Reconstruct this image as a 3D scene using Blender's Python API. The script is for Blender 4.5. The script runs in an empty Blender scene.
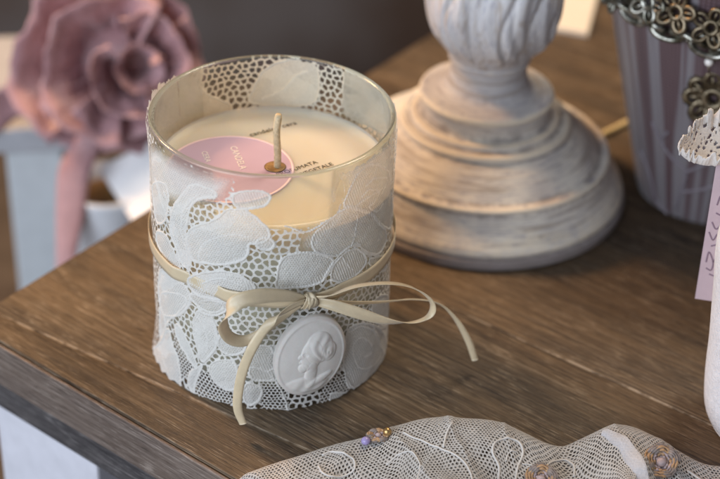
import bpy, bmesh, math, random
import numpy as np
from mathutils import Vector, Matrix
random.seed(4); rng = np.random.default_rng(7)
PI = math.pi
U = 0.01                                   # everything below is laid out in centimetres
S = bpy.context.scene
COL = S.collection

# ------------------------------------------------------------------ camera
CL = np.array([0, -46.4413277, 35.2905504]); CP = .589690744; CY = .0637090831; CF = 1650.0; CR = .036900917
F_ = np.array([math.sin(CY)*math.cos(CP), math.cos(CY)*math.cos(CP), -math.sin(CP)])
R_ = np.array([math.cos(CY), -math.sin(CY), 0.0]); U_ = np.cross(R_, F_)
R_, U_ = math.cos(CR)*R_ + math.sin(CR)*U_, math.cos(CR)*U_ - math.sin(CR)*R_

def ray(px, py): return F_ + R_*(px-360)/CF - U_*(py-239.5)/CF
def at_z(px, py, z=0.0):
    d = ray(px, py); return CL + d*((z-CL[2])/d[2])
def at_depth(px, py, t): return CL + ray(px, py)*t
def at_plane(px, py, p0, n):
    d = ray(px, py); return CL + d*(np.dot(np.asarray(p0)-CL, n)/np.dot(d, n))
def proj(X):
    d = np.asarray(X)-CL; z = d@F_
    return np.stack([360+CF*(d@R_)/z, 239.5-CF*(d@U_)/z], -1)
def hit_rev(px, py, c, rfun, far=False, t0=30, t1=90):
    """where the view ray meets a surface of revolution about the vertical axis through c"""
    d = ray(px, py); ts = np.linspace(t0, t1, 6000)
    X = CL[None]+d[None]*ts[:, None]
    g = np.hypot(X[:, 0]-c[0], X[:, 1]-c[1]) - rfun(X[:, 2])
    s = np.where((g[:-1] > 0) != (g[1:] > 0))[0]
    if len(s) == 0: return X[np.abs(g).argmin()]
    i = s[-1] if far else s[0]
    return X[i]

cam = bpy.data.cameras.new('camera'); co = bpy.data.objects.new('camera', cam); COL.objects.link(co)
co.matrix_world = Matrix(((R_[0], U_[0], -F_[0], CL[0]*U), (R_[1], U_[1], -F_[1], CL[1]*U), (R_[2], U_[2], -F_[2], CL[2]*U), (0, 0, 0, 1)))
cam.sensor_width = 36; cam.lens = CF/720*36; cam.clip_start = .01; cam.clip_end = 50
cam.dof.use_dof = True; cam.dof.focus_distance = .525; cam.dof.aperture_fstop = 7.2; cam.dof.aperture_blades = 8
S.camera = co

# ------------------------------------------------------------------ building helpers
def wloc(o):
    p = Vector((0, 0, 0))
    while o is not None: p += o.location; o = o.parent
    return p
def thing(name, label, cat, loc=(0, 0, 0), group=None):
    o = bpy.data.objects.new(name, None); COL.objects.link(o); o.location = Vector(loc)*U
    o.empty_display_size = .01
    o['label'] = label; o['category'] = cat
    if group: o['group'] = group
    return o
def tag(o, label, cat): o['label'] = label; o['category'] = cat; return o
def mk(name, V, Fc, mats, parent=None, smooth=True, mi=None, attr=None, label=None):
    V = np.asarray(V, float)*U
    if parent is not None: V = V - np.array(wloc(parent))
    me = bpy.data.meshes.new(name)
    if isinstance(Fc, np.ndarray):
        n, k = Fc.shape
        me.vertices.add(len(V)); me.vertices.foreach_set('co', V.astype(np.float32).ravel())
        me.loops.add(n*k); me.loops.foreach_set('vertex_index', Fc.astype(np.int32).ravel())
        me.polygons.add(n); me.polygons.foreach_set('loop_start', np.arange(0, n*k, k, dtype=np.int32))
        me.update(calc_edges=True)
    else:
        me.from_pydata(V.tolist(), [], [list(f) for f in Fc]); me.update()
    me.validate()
    for m in (mats if isinstance(mats, (list, tuple)) else [mats]): me.materials.append(m)
    if mi is not None and len(mi) == len(me.polygons): me.polygons.foreach_set('material_index', np.asarray(mi, dtype=np.int32))
    me.polygons.foreach_set('use_smooth', [smooth]*len(me.polygons))
    if attr is not None:
        a = me.attributes.new('dens', 'FLOAT', 'POINT'); a.data.foreach_set('value', np.asarray(attr, dtype=np.float32))
    o = bpy.data.objects.new(name, me); COL.objects.link(o)
    if parent is not None: o.parent = parent
    if label: o['label'] = label
    return o
def bevel(o, w, seg=2):
    m = o.modifiers.new('bevel', 'BEVEL'); m.width = w*U; m.segments = seg; m.limit_method = 'ANGLE'; m.angle_limit = .6
    return o
class MB:
    def __init__(s): s.V = []; s.F = []; s.M = []
    def add(s, V, Fc, m=0):
        b = len(s.V); s.V += [tuple(v) for v in V]; s.F += [tuple(b+i for i in f) for f in Fc]; s.M += [m]*len(Fc); return s
    def box(s, o, x, y, z, m=0):
        o, x, y, z = map(np.asarray, (o, x, y, z)); V = [o, o+x, o+x+y, o+y, o+z, o+x+z, o+x+y+z, o+y+z]
        return s.add(V, [(0, 3, 2, 1), (4, 5, 6, 7), (0, 1, 5, 4), (1, 2, 6, 5), (2, 3, 7, 6), (3, 0, 4, 7)], m)
    def lathe(s, prof, c=(0, 0, 0), n=96, m=0, cap=True, mod=None):
        V = []; Fc = []; k = len(prof)
        for i in range(n):
            a = 2*PI*i/n
            for r, z in prof:
                if mod: r = mod(r, z, a)
                V.append((c[0]+r*math.cos(a), c[1]+r*math.sin(a), c[2]+z))
        for i in range(n):
            j = (i+1) % n
            for q in range(k-1): Fc.append((i*k+q, j*k+q, j*k+q+1, i*k+q+1))
        if cap:
            if prof[0][0] > 1e-4: Fc.append(tuple(i*k for i in reversed(range(n))))
            if prof[-1][0] > 1e-4: Fc.append(tuple(i*k+k-1 for i in range(n)))
        return s.add(V, Fc, m)
    def tube(s, P, r, n=8, m=0, closed=False, cap=True):
        P = np.asarray(P, float); N = len(P); r = np.full(N, r) if np.isscalar(r) else np.asarray(r)
        T = np.roll(P, -1, 0)-np.roll(P, 1, 0)
        if not closed: T[0] = P[1]-P[0]; T[-1] = P[-1]-P[-2]
        T /= np.linalg.norm(T, axis=1)[:, None]+1e-12
        a = np.array([0, 0, 1.]); a = a if abs(T[0]@a) < .9 else np.array([1., 0, 0])
        nn = np.cross(T[0], a); nn /= np.linalg.norm(nn); V = []
        for i in range(N):
            nn = nn-T[i]*(nn@T[i]); nn /= np.linalg.norm(nn)+1e-12; b = np.cross(T[i], nn)
            for j in range(n): q = 2*PI*j/n; V.append(P[i]+r[i]*(math.cos(q)*nn+math.sin(q)*b))
        Fc = []
        for i in range(N if closed else N-1):
            i2 = (i+1) % N
            for j in range(n): j2 = (j+1) % n; Fc.append((i*n+j, i*n+j2, i2*n+j2, i2*n+j))
        if cap and not closed: Fc += [tuple(reversed(range(n))), tuple((N-1)*n+j for j in range(n))]
        return s.add(V, Fc, m)
    def build(s, name, mats, parent=None, smooth=True, label=None):
        return mk(name, s.V, s.F, mats, parent, smooth, s.M, None, label)
def spline(P, k=10, closed=False):
    P = np.asarray(P, float); N = len(P); out = []
    g = (lambda i: P[i % N]) if closed else (lambda i: P[i] if 0 <= i < N else (2*P[0]-P[1] if i < 0 else 2*P[-1]-P[-2]))
    for i in range(N if closed else N-1):
        p0, p1, p2, p3 = g(i-1), g(i), g(i+1), g(i+2)
        for j in range(k):
            t = j/k; out.append(.5*(2*p1+(p2-p0)*t+(2*p0-5*p1+4*p2-p3)*t*t+(3*p1-p0-3*p2+p3)*t**3))
    if not closed: out.append(P[-1])
    return np.array(out)
def smooth_angle(o, deg=40):
    with bpy.context.temp_override(object=o, active_object=o, selected_objects=[o], selected_editable_objects=[o]):
        bpy.ops.object.shade_smooth_by_angle(angle=math.radians(deg))
    return o

# ------------------------------------------------------------------ materials
class NT:
    def __init__(s, name):
        s.m = bpy.data.materials.new(name); s.m.use_nodes = True; s.t = s.m.node_tree; s.t.nodes.clear()
        s.out = s.n('ShaderNodeOutputMaterial')
    def n(s, t, **k):
        x = s.t.nodes.new(t)
        for a, b in k.items(): setattr(x, a, b)
        return x
    def l(s, a, b): s.t.links.new(a, b)
    def set(s, node, **k):
        for a, b in k.items():
            i = node.inputs[a.replace('_', ' ')]
            if hasattr(b, 'is_output') or isinstance(b, bpy.types.NodeSocket): s.l(b, i)
            else: i.default_value = b
        return node
    def pr(s, **k):
        p = s.n('ShaderNodeBsdfPrincipled'); return s.set(p, **k)
    def coord(s, scale=(100, 100, 100), rot=(0, 0, 0), kind='Object'):
        c = s.n('ShaderNodeTexCoord'); m = s.n('ShaderNodeMapping'); s.l(c.outputs[kind], m.inputs['Vector'])
        m.inputs['Scale'].default_value = scale
        if any(rot):
            m0 = s.n('ShaderNodeMapping'); m0.inputs['Rotation'].default_value = rot
            s.l(c.outputs[kind], m0.inputs['Vector']); s.l(m0.outputs[0], m.inputs['Vector'])
        return m.outputs[0]
    def noise(s, v, scale=1, detail=4, rough=.55, dist=0):
        x = s.n('ShaderNodeTexNoise'); s.l(v, x.inputs['Vector'])
        s.set(x, Scale=scale, Detail=detail, Roughness=rough, Distortion=dist); return x.outputs['Fac']
    def ramp(s, f, stops, interp='LINEAR'):
        r = s.n('ShaderNodeValToRGB'); r.color_ramp.interpolation = interp
        e = r.color_ramp.elements
        while len(e) < len(stops): e.new(.5)
        for q, (p, c) in zip(e, stops): q.position = p; q.color = (c, c, c, 1) if np.isscalar(c) else (*c, 1)
        s.l(f, r.inputs[0]); return r.outputs[0]
    def mix(s, f, a, b, blend='MIX'):
        x = s.n('ShaderNodeMix', data_type='RGBA', blend_type=blend)
        for i, v in ((0, f), (6, a), (7, b)):
            if isinstance(v, bpy.types.NodeSocket): s.l(v, x.inputs[i])
            else: x.inputs[i].default_value = v if np.isscalar(v) else (*v, 1)
        return x.outputs[2]
    def math(s, op, a, b=0.0):
        x = s.n('ShaderNodeMath', operation=op)
        for i, v in ((0, a), (1, b)):
            if isinstance(v, bpy.types.NodeSocket): s.l(v, x.inputs[i])
            else: x.inputs[i].default_value = v
        return x.outputs[0]
    def bump(s, h, dist=.0003, strength=1.0):
        b = s.n('ShaderNodeBump'); s.set(b, Height=h, Distance=dist, Strength=strength); return b.outputs[0]
    def fin(s, sh): s.l(sh, s.out.inputs['Surface']); return s.m

FA = math.atan2(-.653, .757)               # direction of the table's grain
_n = np.array([.653, .757])
def _seam(p, q):
    p = np.array(p)-np.array([8, 6]); q = np.array(q)-np.array([8, 6]); d = (q-p)/np.linalg.norm(q-p); n = np.array([-d[1], d[0]]); return n[0], n[1], float(n@p)
SEAMS = [(*_seam((-9.69, 1.33), (-3.72, -2.7)), .08), (*_seam((6.24, 1.92), (14.77, -5.01)), .08)]
def wood_mat(name, light, mid, dark, fleck, seams=False):
    t = NT(name); v = t.coord((100, 100, 100), (0, 0, -FA))
    mp = t.n('ShaderNodeMapping'); t.l(v, mp.inputs[0]); mp.inputs['Scale'].default_value = (.22, 2.6, 2.6)
    mp2 = t.n('ShaderNodeMapping'); t.l(v, mp2.inputs[0]); mp2.inputs['Scale'].default_value = (1.25, 25, 25)
    mp3 = t.n('ShaderNodeMapping'); t.l(v, mp3.inputs[0]); mp3.inputs['Scale'].default_value = (.12, .5, .5)
    broad = t.noise(mp.outputs[0], 1, 6, .65, .6); fine = t.noise(mp2.outputs[0], 1, 3, .6, .3); big = t.noise(mp3.outputs[0], 1, 3, .5)
    c = t.mix(t.ramp(broad, [(.36, 0), (.64, 1)]), dark, mid)
    c = t.mix(t.ramp(big, [(.38, 0), (.66, .7)]), c, light)
    fl = t.math('MULTIPLY', t.ramp(fine, [(.56, 0), (.63, .85)]), t.ramp(t.noise(v, .7, 4, .65), [(.40, .06), (.66, .9)]))
    c = t.mix(fl, c, fleck)
    c = t.mix(t.math('MULTIPLY', t.ramp(fine, [(.34, 1), (.45, 0)]), .8), c, tuple(.4*q for q in dark))
    if seams:      # chipped pale arrises along the board joints
        for nx, ny, d, wd_ in SEAMS:
            vm = t.n('ShaderNodeVectorMath', operation='DOT_PRODUCT'); cc0 = t.n('ShaderNodeTexCoord'); t.l(cc0.outputs['Object'], vm.inputs[0]); vm.inputs[1].default_value = (nx*100, ny*100, 0)
            e = t.math('ABSOLUTE', t.math('SUBTRACT', t.math('ADD', vm.outputs['Value'], t.math('MULTIPLY', t.math('SUBTRACT', broad, .5), .10)), d))
            ln = t.ramp(t.math('DIVIDE', e, wd_), [(.45, 1), (1.0, 0)])
            c = t.mix(t.math('MULTIPLY', ln, t.ramp(t.noise(v, 1.6, 4, .6), [(.42, .05), (.56, .85)])), c, tuple(.95*q for q in fleck))
    mp4 = t.n('ShaderNodeMapping'); t.l(v, mp4.inputs[0]); mp4.inputs['Scale'].default_value = (.10, 11, 11)
    lng = t.noise(mp4.outputs[0], 1, 4, .7, .15)
    c = t.mix(t.ramp(lng, [(.34, .8), (.47, 0)]), c, tuple(.55*q for q in dark)); c = t.mix(t.ramp(lng, [(.56, 0), (.68, .30)]), c, fleck)
    h = t.math('ADD', t.math('ADD', fine, lng), t.math('MULTIPLY', broad, .6))
    rg = t.math('ADD', t.math('MULTIPLY', fine, .3), .36)
    return t.fin(t.pr(Base_Color=c, Roughness=rg, Normal=t.bump(h, .0006, .55), Specular_IOR_Level=.4).outputs[0])
M = {}
M['wood'] = wood_mat('limed_wood', (.150, .097, .052), (.108, .072, .041), (.038, .026, .018), (.40, .32, .23), True)
M['wood_edge'] = wood_mat('edge_wood', (.22, .165, .13), (.16, .12, .10), (.10, .07, .055), (.40, .33, .28))
M['wood_dark'] = wood_mat('moulding_wood', (.10, .09, .09), (.075, .065, .065), (.045, .04, .042), (.30, .27, .26))

def paint(name, col, rough=.5, var=.12, nscale=1.2, bmp=.0001, sheen=0, spec=.4):
    t = NT(name); v = t.coord(); n = t.noise(v, nscale, 6, .6); n2 = t.noise(v, 14, 3, .6)
    c = t.mix(t.ramp(n, [(.3, 0), (.7, 1)]), tuple(q*(1-var) for q in col), tuple(min(1, q*(1+var*.5)) for q in col))
    return t.fin(t.pr(Base_Color=c, Roughness=rough, Normal=t.bump(n2, bmp, .5), Sheen_Weight=sheen, Specular_IOR_Level=spec).outputs[0])
M['white_paint'] = paint('white_painted_wood', (.62, .61, .66), .45, .08)
M['box'] = paint('pale_card_box', (.52, .555, .58), .55, .06)
M['boxlid'] = paint('grey_lid', (.40, .41, .44), .5, .1)
M['pot'] = paint('white_ceramic', (.62, .63, .66), .3, .06)
M['card'] = paint('white_card', (.80, .79, .80), .6, .04)
M['cream_card'] = paint('cream_paper', (.86, .79, .68), .6, .05)
M['twine'] = paint('cream_cord', (.80, .62, .32), .6, .2, 6)
M['pink_card'] = paint('pink_card', (.48, .365, .39), .6, .08)
M['ink'] = paint('dark_ink', (.22, .15, .19), .6, .1)
M['text_ink'] = paint('black_print', (.03, .025, .02), .5, .05)
M['white_ink'] = paint('white_print', (.88, .80, .76), .5, .05)
M['wick'] = paint('waxed_wick', (.62, .50, .32), .6, .25, 9, .0008)
M['soot'] = paint('wick_hole', (.33, .19, .07), .4, .4, 10)
M['floor'] = paint('dark_floorboards', (.10, .075, .055), .6, .3, .3)
def wall_mat():
    t = NT('dark_wall'); v = t.coord((100, 100, 100)); n = t.noise(v, .055, 3, .5); n2 = t.noise(v, .12, 4, .5)
    c = t.mix(t.ramp(n, [(.40, 0), (.60, 1)]), (.050, .034, .027), (.095, .095, .104))
    c = t.mix(t.ramp(n2, [(.60, 0), (.72, .8)]), c, (.24, .235, .235))
    return t.fin(t.pr(Base_Color=c, Roughness=.8).outputs[0])
M['wall'] = wall_mat()
def satin(name, col, rough=.32, var=.15, aniso=.6):
    t = NT(name); v = t.coord(); n = t.noise(v, 2.2, 4, .6); cr = t.noise(v, 5.0, 3, .6)
    w = t.n('ShaderNodeTexWave'); t.set(w, Scale=26.0, Distortion=.6, Detail=1.0); t.l(v, w.inputs['Vector'])
    c = t.mix(n, tuple(q*(1-var) for q in col), tuple(min(1, q*(1+var)) for q in col))
    p = t.pr(Base_Color=c, Roughness=rough, Sheen_Weight=.25, Specular_IOR_Level=.7, Normal=t.bump(t.math('ADD', t.math('MULTIPLY', w.outputs['Fac'], .12), cr), .0005, .4), Anisotropic=aniso, Coat_Weight=.15, Coat_Roughness=.25)
    tr = t.n('ShaderNodeBsdfTranslucent'); t.l(c, tr.inputs[0]); m = t.n('ShaderNodeMixShader'); m.inputs[0].default_value = .22
    t.l(p.outputs[0], m.inputs[1]); t.l(tr.outputs[0], m.inputs[2]); return t.fin(m.outputs[0])
M['ribbon'] = satin('cream_satin', (.78, .65, .44), .20)
M['rose'] = satin('mauve_satin', (.52, .30, .32), .36, .24)
def lace_mat(name, col, tr_w=.3, weave=17.0):
    t = NT(name); v = t.coord(); a = t.n('ShaderNodeAttribute'); a.attribute_name = 'dens'
    n = t.noise(v, weave, 2, .6); n2 = t.noise(v, 2.0, 4, .6)
    c = t.mix(n2, tuple(q*.88 for q in col), col)
    p = t.pr(Base_Color=c, Roughness=.75, Sheen_Weight=.3, Specular_IOR_Level=.2, Normal=t.bump(t.math('ADD', n, t.noise(v, 7.0, 3, .6)), .0005, .6))
    tl = t.n('ShaderNodeBsdfTranslucent'); t.l(c, tl.inputs[0])
    m = t.n('ShaderNodeMixShader'); m.inputs[0].default_value = tr_w; t.l(p.outputs[0], m.inputs[1]); t.l(tl.outputs[0], m.inputs[2])
    tp = t.n('ShaderNodeBsdfTransparent'); m2 = t.n('ShaderNodeMixShader')
    c0 = t.n('ShaderNodeTexCoord'); sx = t.n('ShaderNodeSeparateXYZ'); t.l(c0.outputs['Object'], sx.inputs[0])
    an = t.math('MULTIPLY', t.math('ARCTAN2', sx.outputs[0], sx.outputs[1]), 310.0); zw = t.math('MULTIPLY', sx.outputs[2], 7800.0)
    wv = t.math('MULTIPLY', t.math('SINE', an), t.math('SINE', zw)); n = t.math('ADD', n, t.math('MULTIPLY', wv, .14))
    den = t.math('ADD', a.outputs['Fac'], t.math('MULTIPLY', t.math('SUBTRACT', n, .5), .30)); den.node.use_clamp = True
    t.l(den, m2.inputs[0]); t.l(tp.outputs[0], m2.inputs[1]); t.l(m.outputs[0], m2.inputs[2]); return t.fin(m2.outputs[0])
M['lace'] = lace_mat('white_cotton_lace', (.93, .91, .87), .34)
M['sheer'] = lace_mat('sheer_white_voile', (.84, .83, .86), .3)
M['collar_lace'] = lace_mat('white_starched_lace', (.84, .80, .77), .25)
def thread_mat(name, col, tw=.25):
    t = NT(name); v = t.coord(); n = t.noise(v, 1.6, 4, .6)
    c = t.mix(n, tuple(q*.8 for q in col), col)
    p = t.pr(Base_Color=c, Roughness=.7, Sheen_Weight=.3, Specular_IOR_Level=.25)
    tl = t.n('ShaderNodeBsdfTranslucent'); t.l(c, tl.inputs[0]); m = t.n('ShaderNodeMixShader'); m.inputs[0].default_value = tw
    t.l(p.outputs[0], m.inputs[1]); t.l(tl.outputs[0], m.inputs[2]); return t.fin(m.outputs[0])
M['net'] = thread_mat('cream_net_thread', (.74, .70, .66))
M['cordw'] = thread_mat('white_cord', (.86, .82, .78))
M['satin_white'] = satin('white_satin', (.72, .72, .76), .35, .06)
def glass_mat():
    t = NT('clear_glass'); fr = t.n('ShaderNodeFresnel'); fr.inputs['IOR'].default_value = 1.45
    tp = t.n('ShaderNodeBsdfTransparent'); tp.inputs[0].default_value = (.965, .975, .955, 1)
    g = t.n('ShaderNodeBsdfGlossy'); g.inputs['Roughness'].default_value = .04
    m = t.n('ShaderNodeMixShader'); t.l(t.math('MULTIPLY', fr.outputs[0], .55), m.inputs[0]); t.l(tp.outputs[0], m.inputs[1]); t.l(g.outputs[0], m.inputs[2])
    return t.fin(m.outputs[0])
M['glass'] = glass_mat()
def rim_mat():
    t = NT('glass_rim'); p = t.pr(Base_Color=(.74, .82, .74, 1), Roughness=.16, Transmission_Weight=.92, IOR=1.45, Specular_IOR_Level=.6)
    return t.fin(p.outputs[0])
M['rim'] = rim_mat()
def wax_mat():
    t = NT('cream_wax'); v = t.coord(); n = t.noise(v, .8, 5, .6); n2 = t.noise(v, .35, 2, .5)
    c = t.mix(n, (.62, .55, .43), (.66, .595, .485))
    return t.fin(t.pr(Base_Color=c, Roughness=.45, Subsurface_Weight=.9, Subsurface_Radius=(1, .75, .45), Subsurface_Scale=.018, Normal=t.bump(n2, .0008, .4)).outputs[0])
M['wax'] = wax_mat()
def sticker_mat():
    t = NT('pink_sticker'); v = t.coord(); n = t.noise(v, 1.0, 3, .5)
    return t.fin(t.pr(Base_Color=t.mix(n, (.52, .375, .49), (.58, .43, .55)), Roughness=.35).outputs[0])
M['sticker'] = sticker_mat(); M['sticker_rim'] = paint('sticker_rim', (.90, .66, .68), .4, .04)
def plaster_mat():
    t = NT('white_plaster'); v = t.coord(); n = t.noise(v, 5, 5, .6)
    return t.fin(t.pr(Base_Color=t.mix(n, (.56, .525, .485), (.66, .63, .59)), Roughness=.55, Subsurface_Weight=.15, Subsurface_Scale=.002, Normal=t.bump(n, .00015, .5)).outputs[0])
M['plaster'] = plaster_mat()
def whitewash(name='whitewashed_wood', sc=(.35, .35, 7.0)):
    t = NT(name); c0 = t.n('ShaderNodeTexCoord'); sx = t.n('ShaderNodeSeparateXYZ'); t.l(c0.outputs['Object'], sx.inputs[0])
    v = t.coord()
    mp = t.n('ShaderNodeMapping'); t.l(v, mp.inputs[0]); mp.inputs['Scale'].default_value = sc
    st = t.noise(mp.outputs[0], 1, 5, .65, .5); bl = t.noise(v, .55, 4, .6); fi = t.noise(mp.outputs[0], 3.5, 3, .6)
    z = t.math('MULTIPLY', sx.outputs[2], 100.0)
    base = t.mix(t.ramp(bl, [(.38, 0), (.62, 1)]), (.66, .62, .58), (.86, .81, .72))
    up = t.n('ShaderNodeMapRange'); t.set(up, Value=z, From_Min=3.6, From_Max=5.0); 
    base = t.mix(t.math('MULTIPLY', up.outputs[0], .72), base, (.50, .495, .53))
    worn = t.ramp(st, [(.52, 0), (.62, 1)])
    base = t.mix(t.math('MULTIPLY', worn, .62), base, (.33, .26, .20))
    base = t.mix(t.ramp(fi, [(.55, 0), (.64, .75)]), base, (.36, .35, .40))
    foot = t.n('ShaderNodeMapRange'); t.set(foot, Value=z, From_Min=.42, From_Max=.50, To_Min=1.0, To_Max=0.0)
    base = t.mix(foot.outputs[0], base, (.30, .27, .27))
    at = t.n('ShaderNodeAttribute'); at.attribute_name = 'wear_shading'
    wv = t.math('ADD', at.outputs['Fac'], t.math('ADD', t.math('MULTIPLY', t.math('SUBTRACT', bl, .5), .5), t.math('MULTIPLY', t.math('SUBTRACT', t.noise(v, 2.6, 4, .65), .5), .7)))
    base = t.mix(t.ramp(wv, [(.62, 0), (.88, .92)]), base, (.86, .78, .64))  # cream ring crests: chipped edges plus highlights painted into the colour
    base = t.mix(t.ramp(wv, [(.06, .7), (.28, 0)]), base, (.24, .21, .20))  # shade painted into the grooves between the rings
    return t.fin(t.pr(Base_Color=base, Roughness=.6, Normal=t.bump(st, .0008, .5)).outputs[0])
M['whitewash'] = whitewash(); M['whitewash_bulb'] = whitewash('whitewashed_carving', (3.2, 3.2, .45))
def bucket_mat():
    t = NT('mauve_striped_sleeve'); c0 = t.n('ShaderNodeTexCoord'); sx = t.n('ShaderNodeSeparateXYZ'); t.l(c0.outputs['Object'], sx.inputs[0])
    an = t.math('ARCTAN2', sx.outputs[1], sx.outputs[0])
    cmb = t.n('ShaderNodeCombineXYZ'); t.l(t.math('MULTIPLY', an, 3.0), cmb.inputs[0]); t.l(t.math('MULTIPLY', sx.outputs[2], 1.6), cmb.inputs[2])
    n = t.noise(cmb.outputs[0], 1.35, 3, .5)
    c = t.mix(t.ramp(n, [(.42, 0), (.50, 1), (.56, 1), (.60, 0)]), (.080, .047, .052), (.185, .172, .185))
    c = t.mix(t.ramp(n, [(.30, 1), (.40, 0)]), c, (.035, .022, .03))
    z = t.n('ShaderNodeMapRange'); t.set(z, Value=sx.outputs[2], From_Min=.005, From_Max=.055, To_Min=.55, To_Max=1.25)
    w1 = t.n('ShaderNodeTexWave', bands_direction='Z'); t.set(w1, Scale=210.0); t.l(c0.outputs['Object'], w1.inputs['Vector'])
    cm2 = t.n('ShaderNodeCombineXYZ'); t.l(an, cm2.inputs[0]); w2 = t.n('ShaderNodeTexWave', bands_direction='X'); t.set(w2, Scale=9.5); t.l(cm2.outputs[0], w2.inputs['Vector'])
    grid = t.math('MULTIPLY', w1.outputs['Fac'], w2.outputs['Fac'])
    c = t.mix(t.math('MULTIPLY', grid, .30), c, (.26, .18, .21))
    return t.fin(t.pr(Base_Color=c, Roughness=.42, Sheen_Weight=.2, Normal=t.bump(grid, .0002, .5)).outputs[0])
M['bucket'] = bucket_mat(); M['branch'] = paint('pale_mauve_print', (.20, .175, .20), .6, .1)
def metal(name, c1, c2, rough=.3):
    t = NT(name); v = t.coord(); n = t.noise(v, 2.4, 5, .6)
    return t.fin(t.pr(Base_Color=t.mix(t.ramp(n, [(.4, 0), (.6, 1)]), c1, c2), Metallic=.9, Roughness=rough, Normal=t.bump(n, .0003, .5)).outputs[0])
M['pewter'] = metal('aged_pewter', (.10, .095, .07), (.42, .41, .36)); M['bronze'] = metal('aged_bronze', (.09, .07, .045), (.26, .21, .14), .4)
M['bead'] = paint('lilac_bead', (.34, .28, .52), .15, .1, 4); M['pearl'] = paint('pearl', (.8, .76, .72), .15, .05)
M['gold'] = metal('old_gold_braid', (.36, .19, .06), (.60, .40, .18), .35)
M['braid'] = paint('grey_brown_braid', (.27, .22, .20), .6, .35, 9); M['braid3'] = paint('mauve_knot', (.46, .36, .36), .6, .3, 9); M['braid2'] = paint('rust_braid', (.46, .28, .15), .55, .3, 9)
M['jarw'] = paint('white_knit_ceramic', (.74, .75, .80), .7, .14, 5, .0016)

# ------------------------------------------------------------------ setting: wall and floor behind the table
def structure(o): o['kind'] = 'structure'; return o
structure(MB().box((-120, 58, -60), (260, 0, 0), (0, 2, 0), (0, 0, 190)).build('wall', M['wall'], None, False))
structure(MB().box((-120, -60, -62), (260, 0, 0), (0, 117.7, 0), (0, 0, 2)).build('floor', M['floor'], None, False))

# ------------------------------------------------------------------ table
K = np.array([-10.78, .92, 0]); f = np.array([.757, -.653, 0]); b = np.array([.627, .779, 0]); zz = np.array([0, 0, 1.])
table = thing('wooden_table', 'limed brown wooden table carrying the candle, its near corner and grey edge showing', 'table', (8, 6, -60))
def P2(s, d, z=0): return K+f*s+b*d+zz*z
tm = MB()
def plank(d0a, d0b, d1a, d1b, zt, s0=0, s1=46):
    g = .004
    lo = [P2(s0, d0a+g, -1.2), P2(s1, d0b+g, -1.2), P2(s1, d1b-g, -1.2), P2(s0, d1a-g, -1.2)]
    hi = [p+zz*(1.2+zt) for p in lo]
    tm.add(lo+hi, [(0, 3, 2, 1), (4, 5, 6, 7), (0, 1, 5, 4), (1, 2, 6, 5), (2, 3, 7, 6), (3, 0, 4, 7)])
_b2 = lambda p: np.linalg.solve(np.array([f[:2], b[:2]]).T, np.array(p)-K[:2])
(sA, dA), (sB, dB) = _b2((-9.69, 1.33)), _b2((-3.72, -2.7)); kS = (dB-dA)/(sB-sA); d0 = dA-kS*sA; d46 = d0+kS*46
(sC, dC), (sD, dD) = _b2((6.24, 1.92)), _b2((14.77, -5.01)); k2 = (dD-dC)/(sD-sC); e0 = dC-k2*sC; e46 = e0+k2*46
plank(0.05, 0.05, d0, d46, 0); plank(d0, d46, e0, e46, -.006); plank(e0, e46, 24, 24, .0); plank(24, 24, 44, 44, -.005)
o = bevel(tm.build('tabletop', M['wood'], table, True), .03, 2)
o = MB().box(P2(.0, .0, -1.95), f*46, b*44, zz*.72).build('edge_board', M['wood_edge'], table, False); bevel(o, .12, 2)
em = MB()
em.box(P2(0, -.02, -1.25), f*46, b*.9, zz*1.17)   # front lipping butted against the planks
o = MB().box(P2(.0, -.12, -1.93), f*46, b*.14, zz*1.83).build('front_lipping', M['wood_edge'], table, False); bevel(o, .11, 3)
o = MB().box(P2(.15, .06, -3.35), f*45.7, b*43.5, zz*1.38).build('moulding', M['wood_dark'], table, False); bevel(o, .18, 2)
for s0, d0 in ((.55, .35), (40, .35), (.55, 38), (40, 38)):
    o = MB().box(P2(s0, d0, -60), f*5.3, b*5.3, zz*56.62).build('leg', M['white_paint'], table, False); bevel(o, .12, 2)
MB().box(P2(6.1, 3.2, -14), f*33.6, b*1.2, zz*10.6).build('apron', M['wood_dark'], table, False)

# ------------------------------------------------------------------ candle
RG, HG = 4.0, 9.1
RL = 4.05
candle = thing('scented_candle', 'cream candle in a glass wrapped in white lace with a cream satin bow and cameo', 'candle', (0, 0, 0))
g = MB(); gp = []
g.lathe([(0, .03), (3.8, .03), (3.93, .1), (3.98, .25), (3.985, 4), (3.99, HG-.06)], n=128, m=0, cap=False)
g.lathe([(3.80, HG-.06), (3.79, 7), (3.79, 1.0), (3.70, .7), (0, .65)], n=128, m=0, cap=False)
rp = [(3.895+.095*math.cos(q), HG-.05+.06*math.sin(q)) for q in np.linspace(-.1, PI+.1, 10)]
g.lathe(rp, n=128, m=1, cap=False)
g.build('glass_tumbler', [M['glass'], M['rim']], candle)
HW = 7.22
w = MB(); w.lathe([(0, .7), (3.66, .72), (3.77, 1.0), (3.775, HW-.02), (3.70, HW-.10), (3.3, HW-.13), (1.5, HW-.1), (.45, HW-.1), (.36, HW-.16), (.2, HW-.22), (0, HW-.24)], n=128)
wax = w.build('wax', M['wax'], candle)
WZ = HW-.09
wp = at_z(277, 168, HW-.12); wx, wy = wp[0], wp[1]
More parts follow.
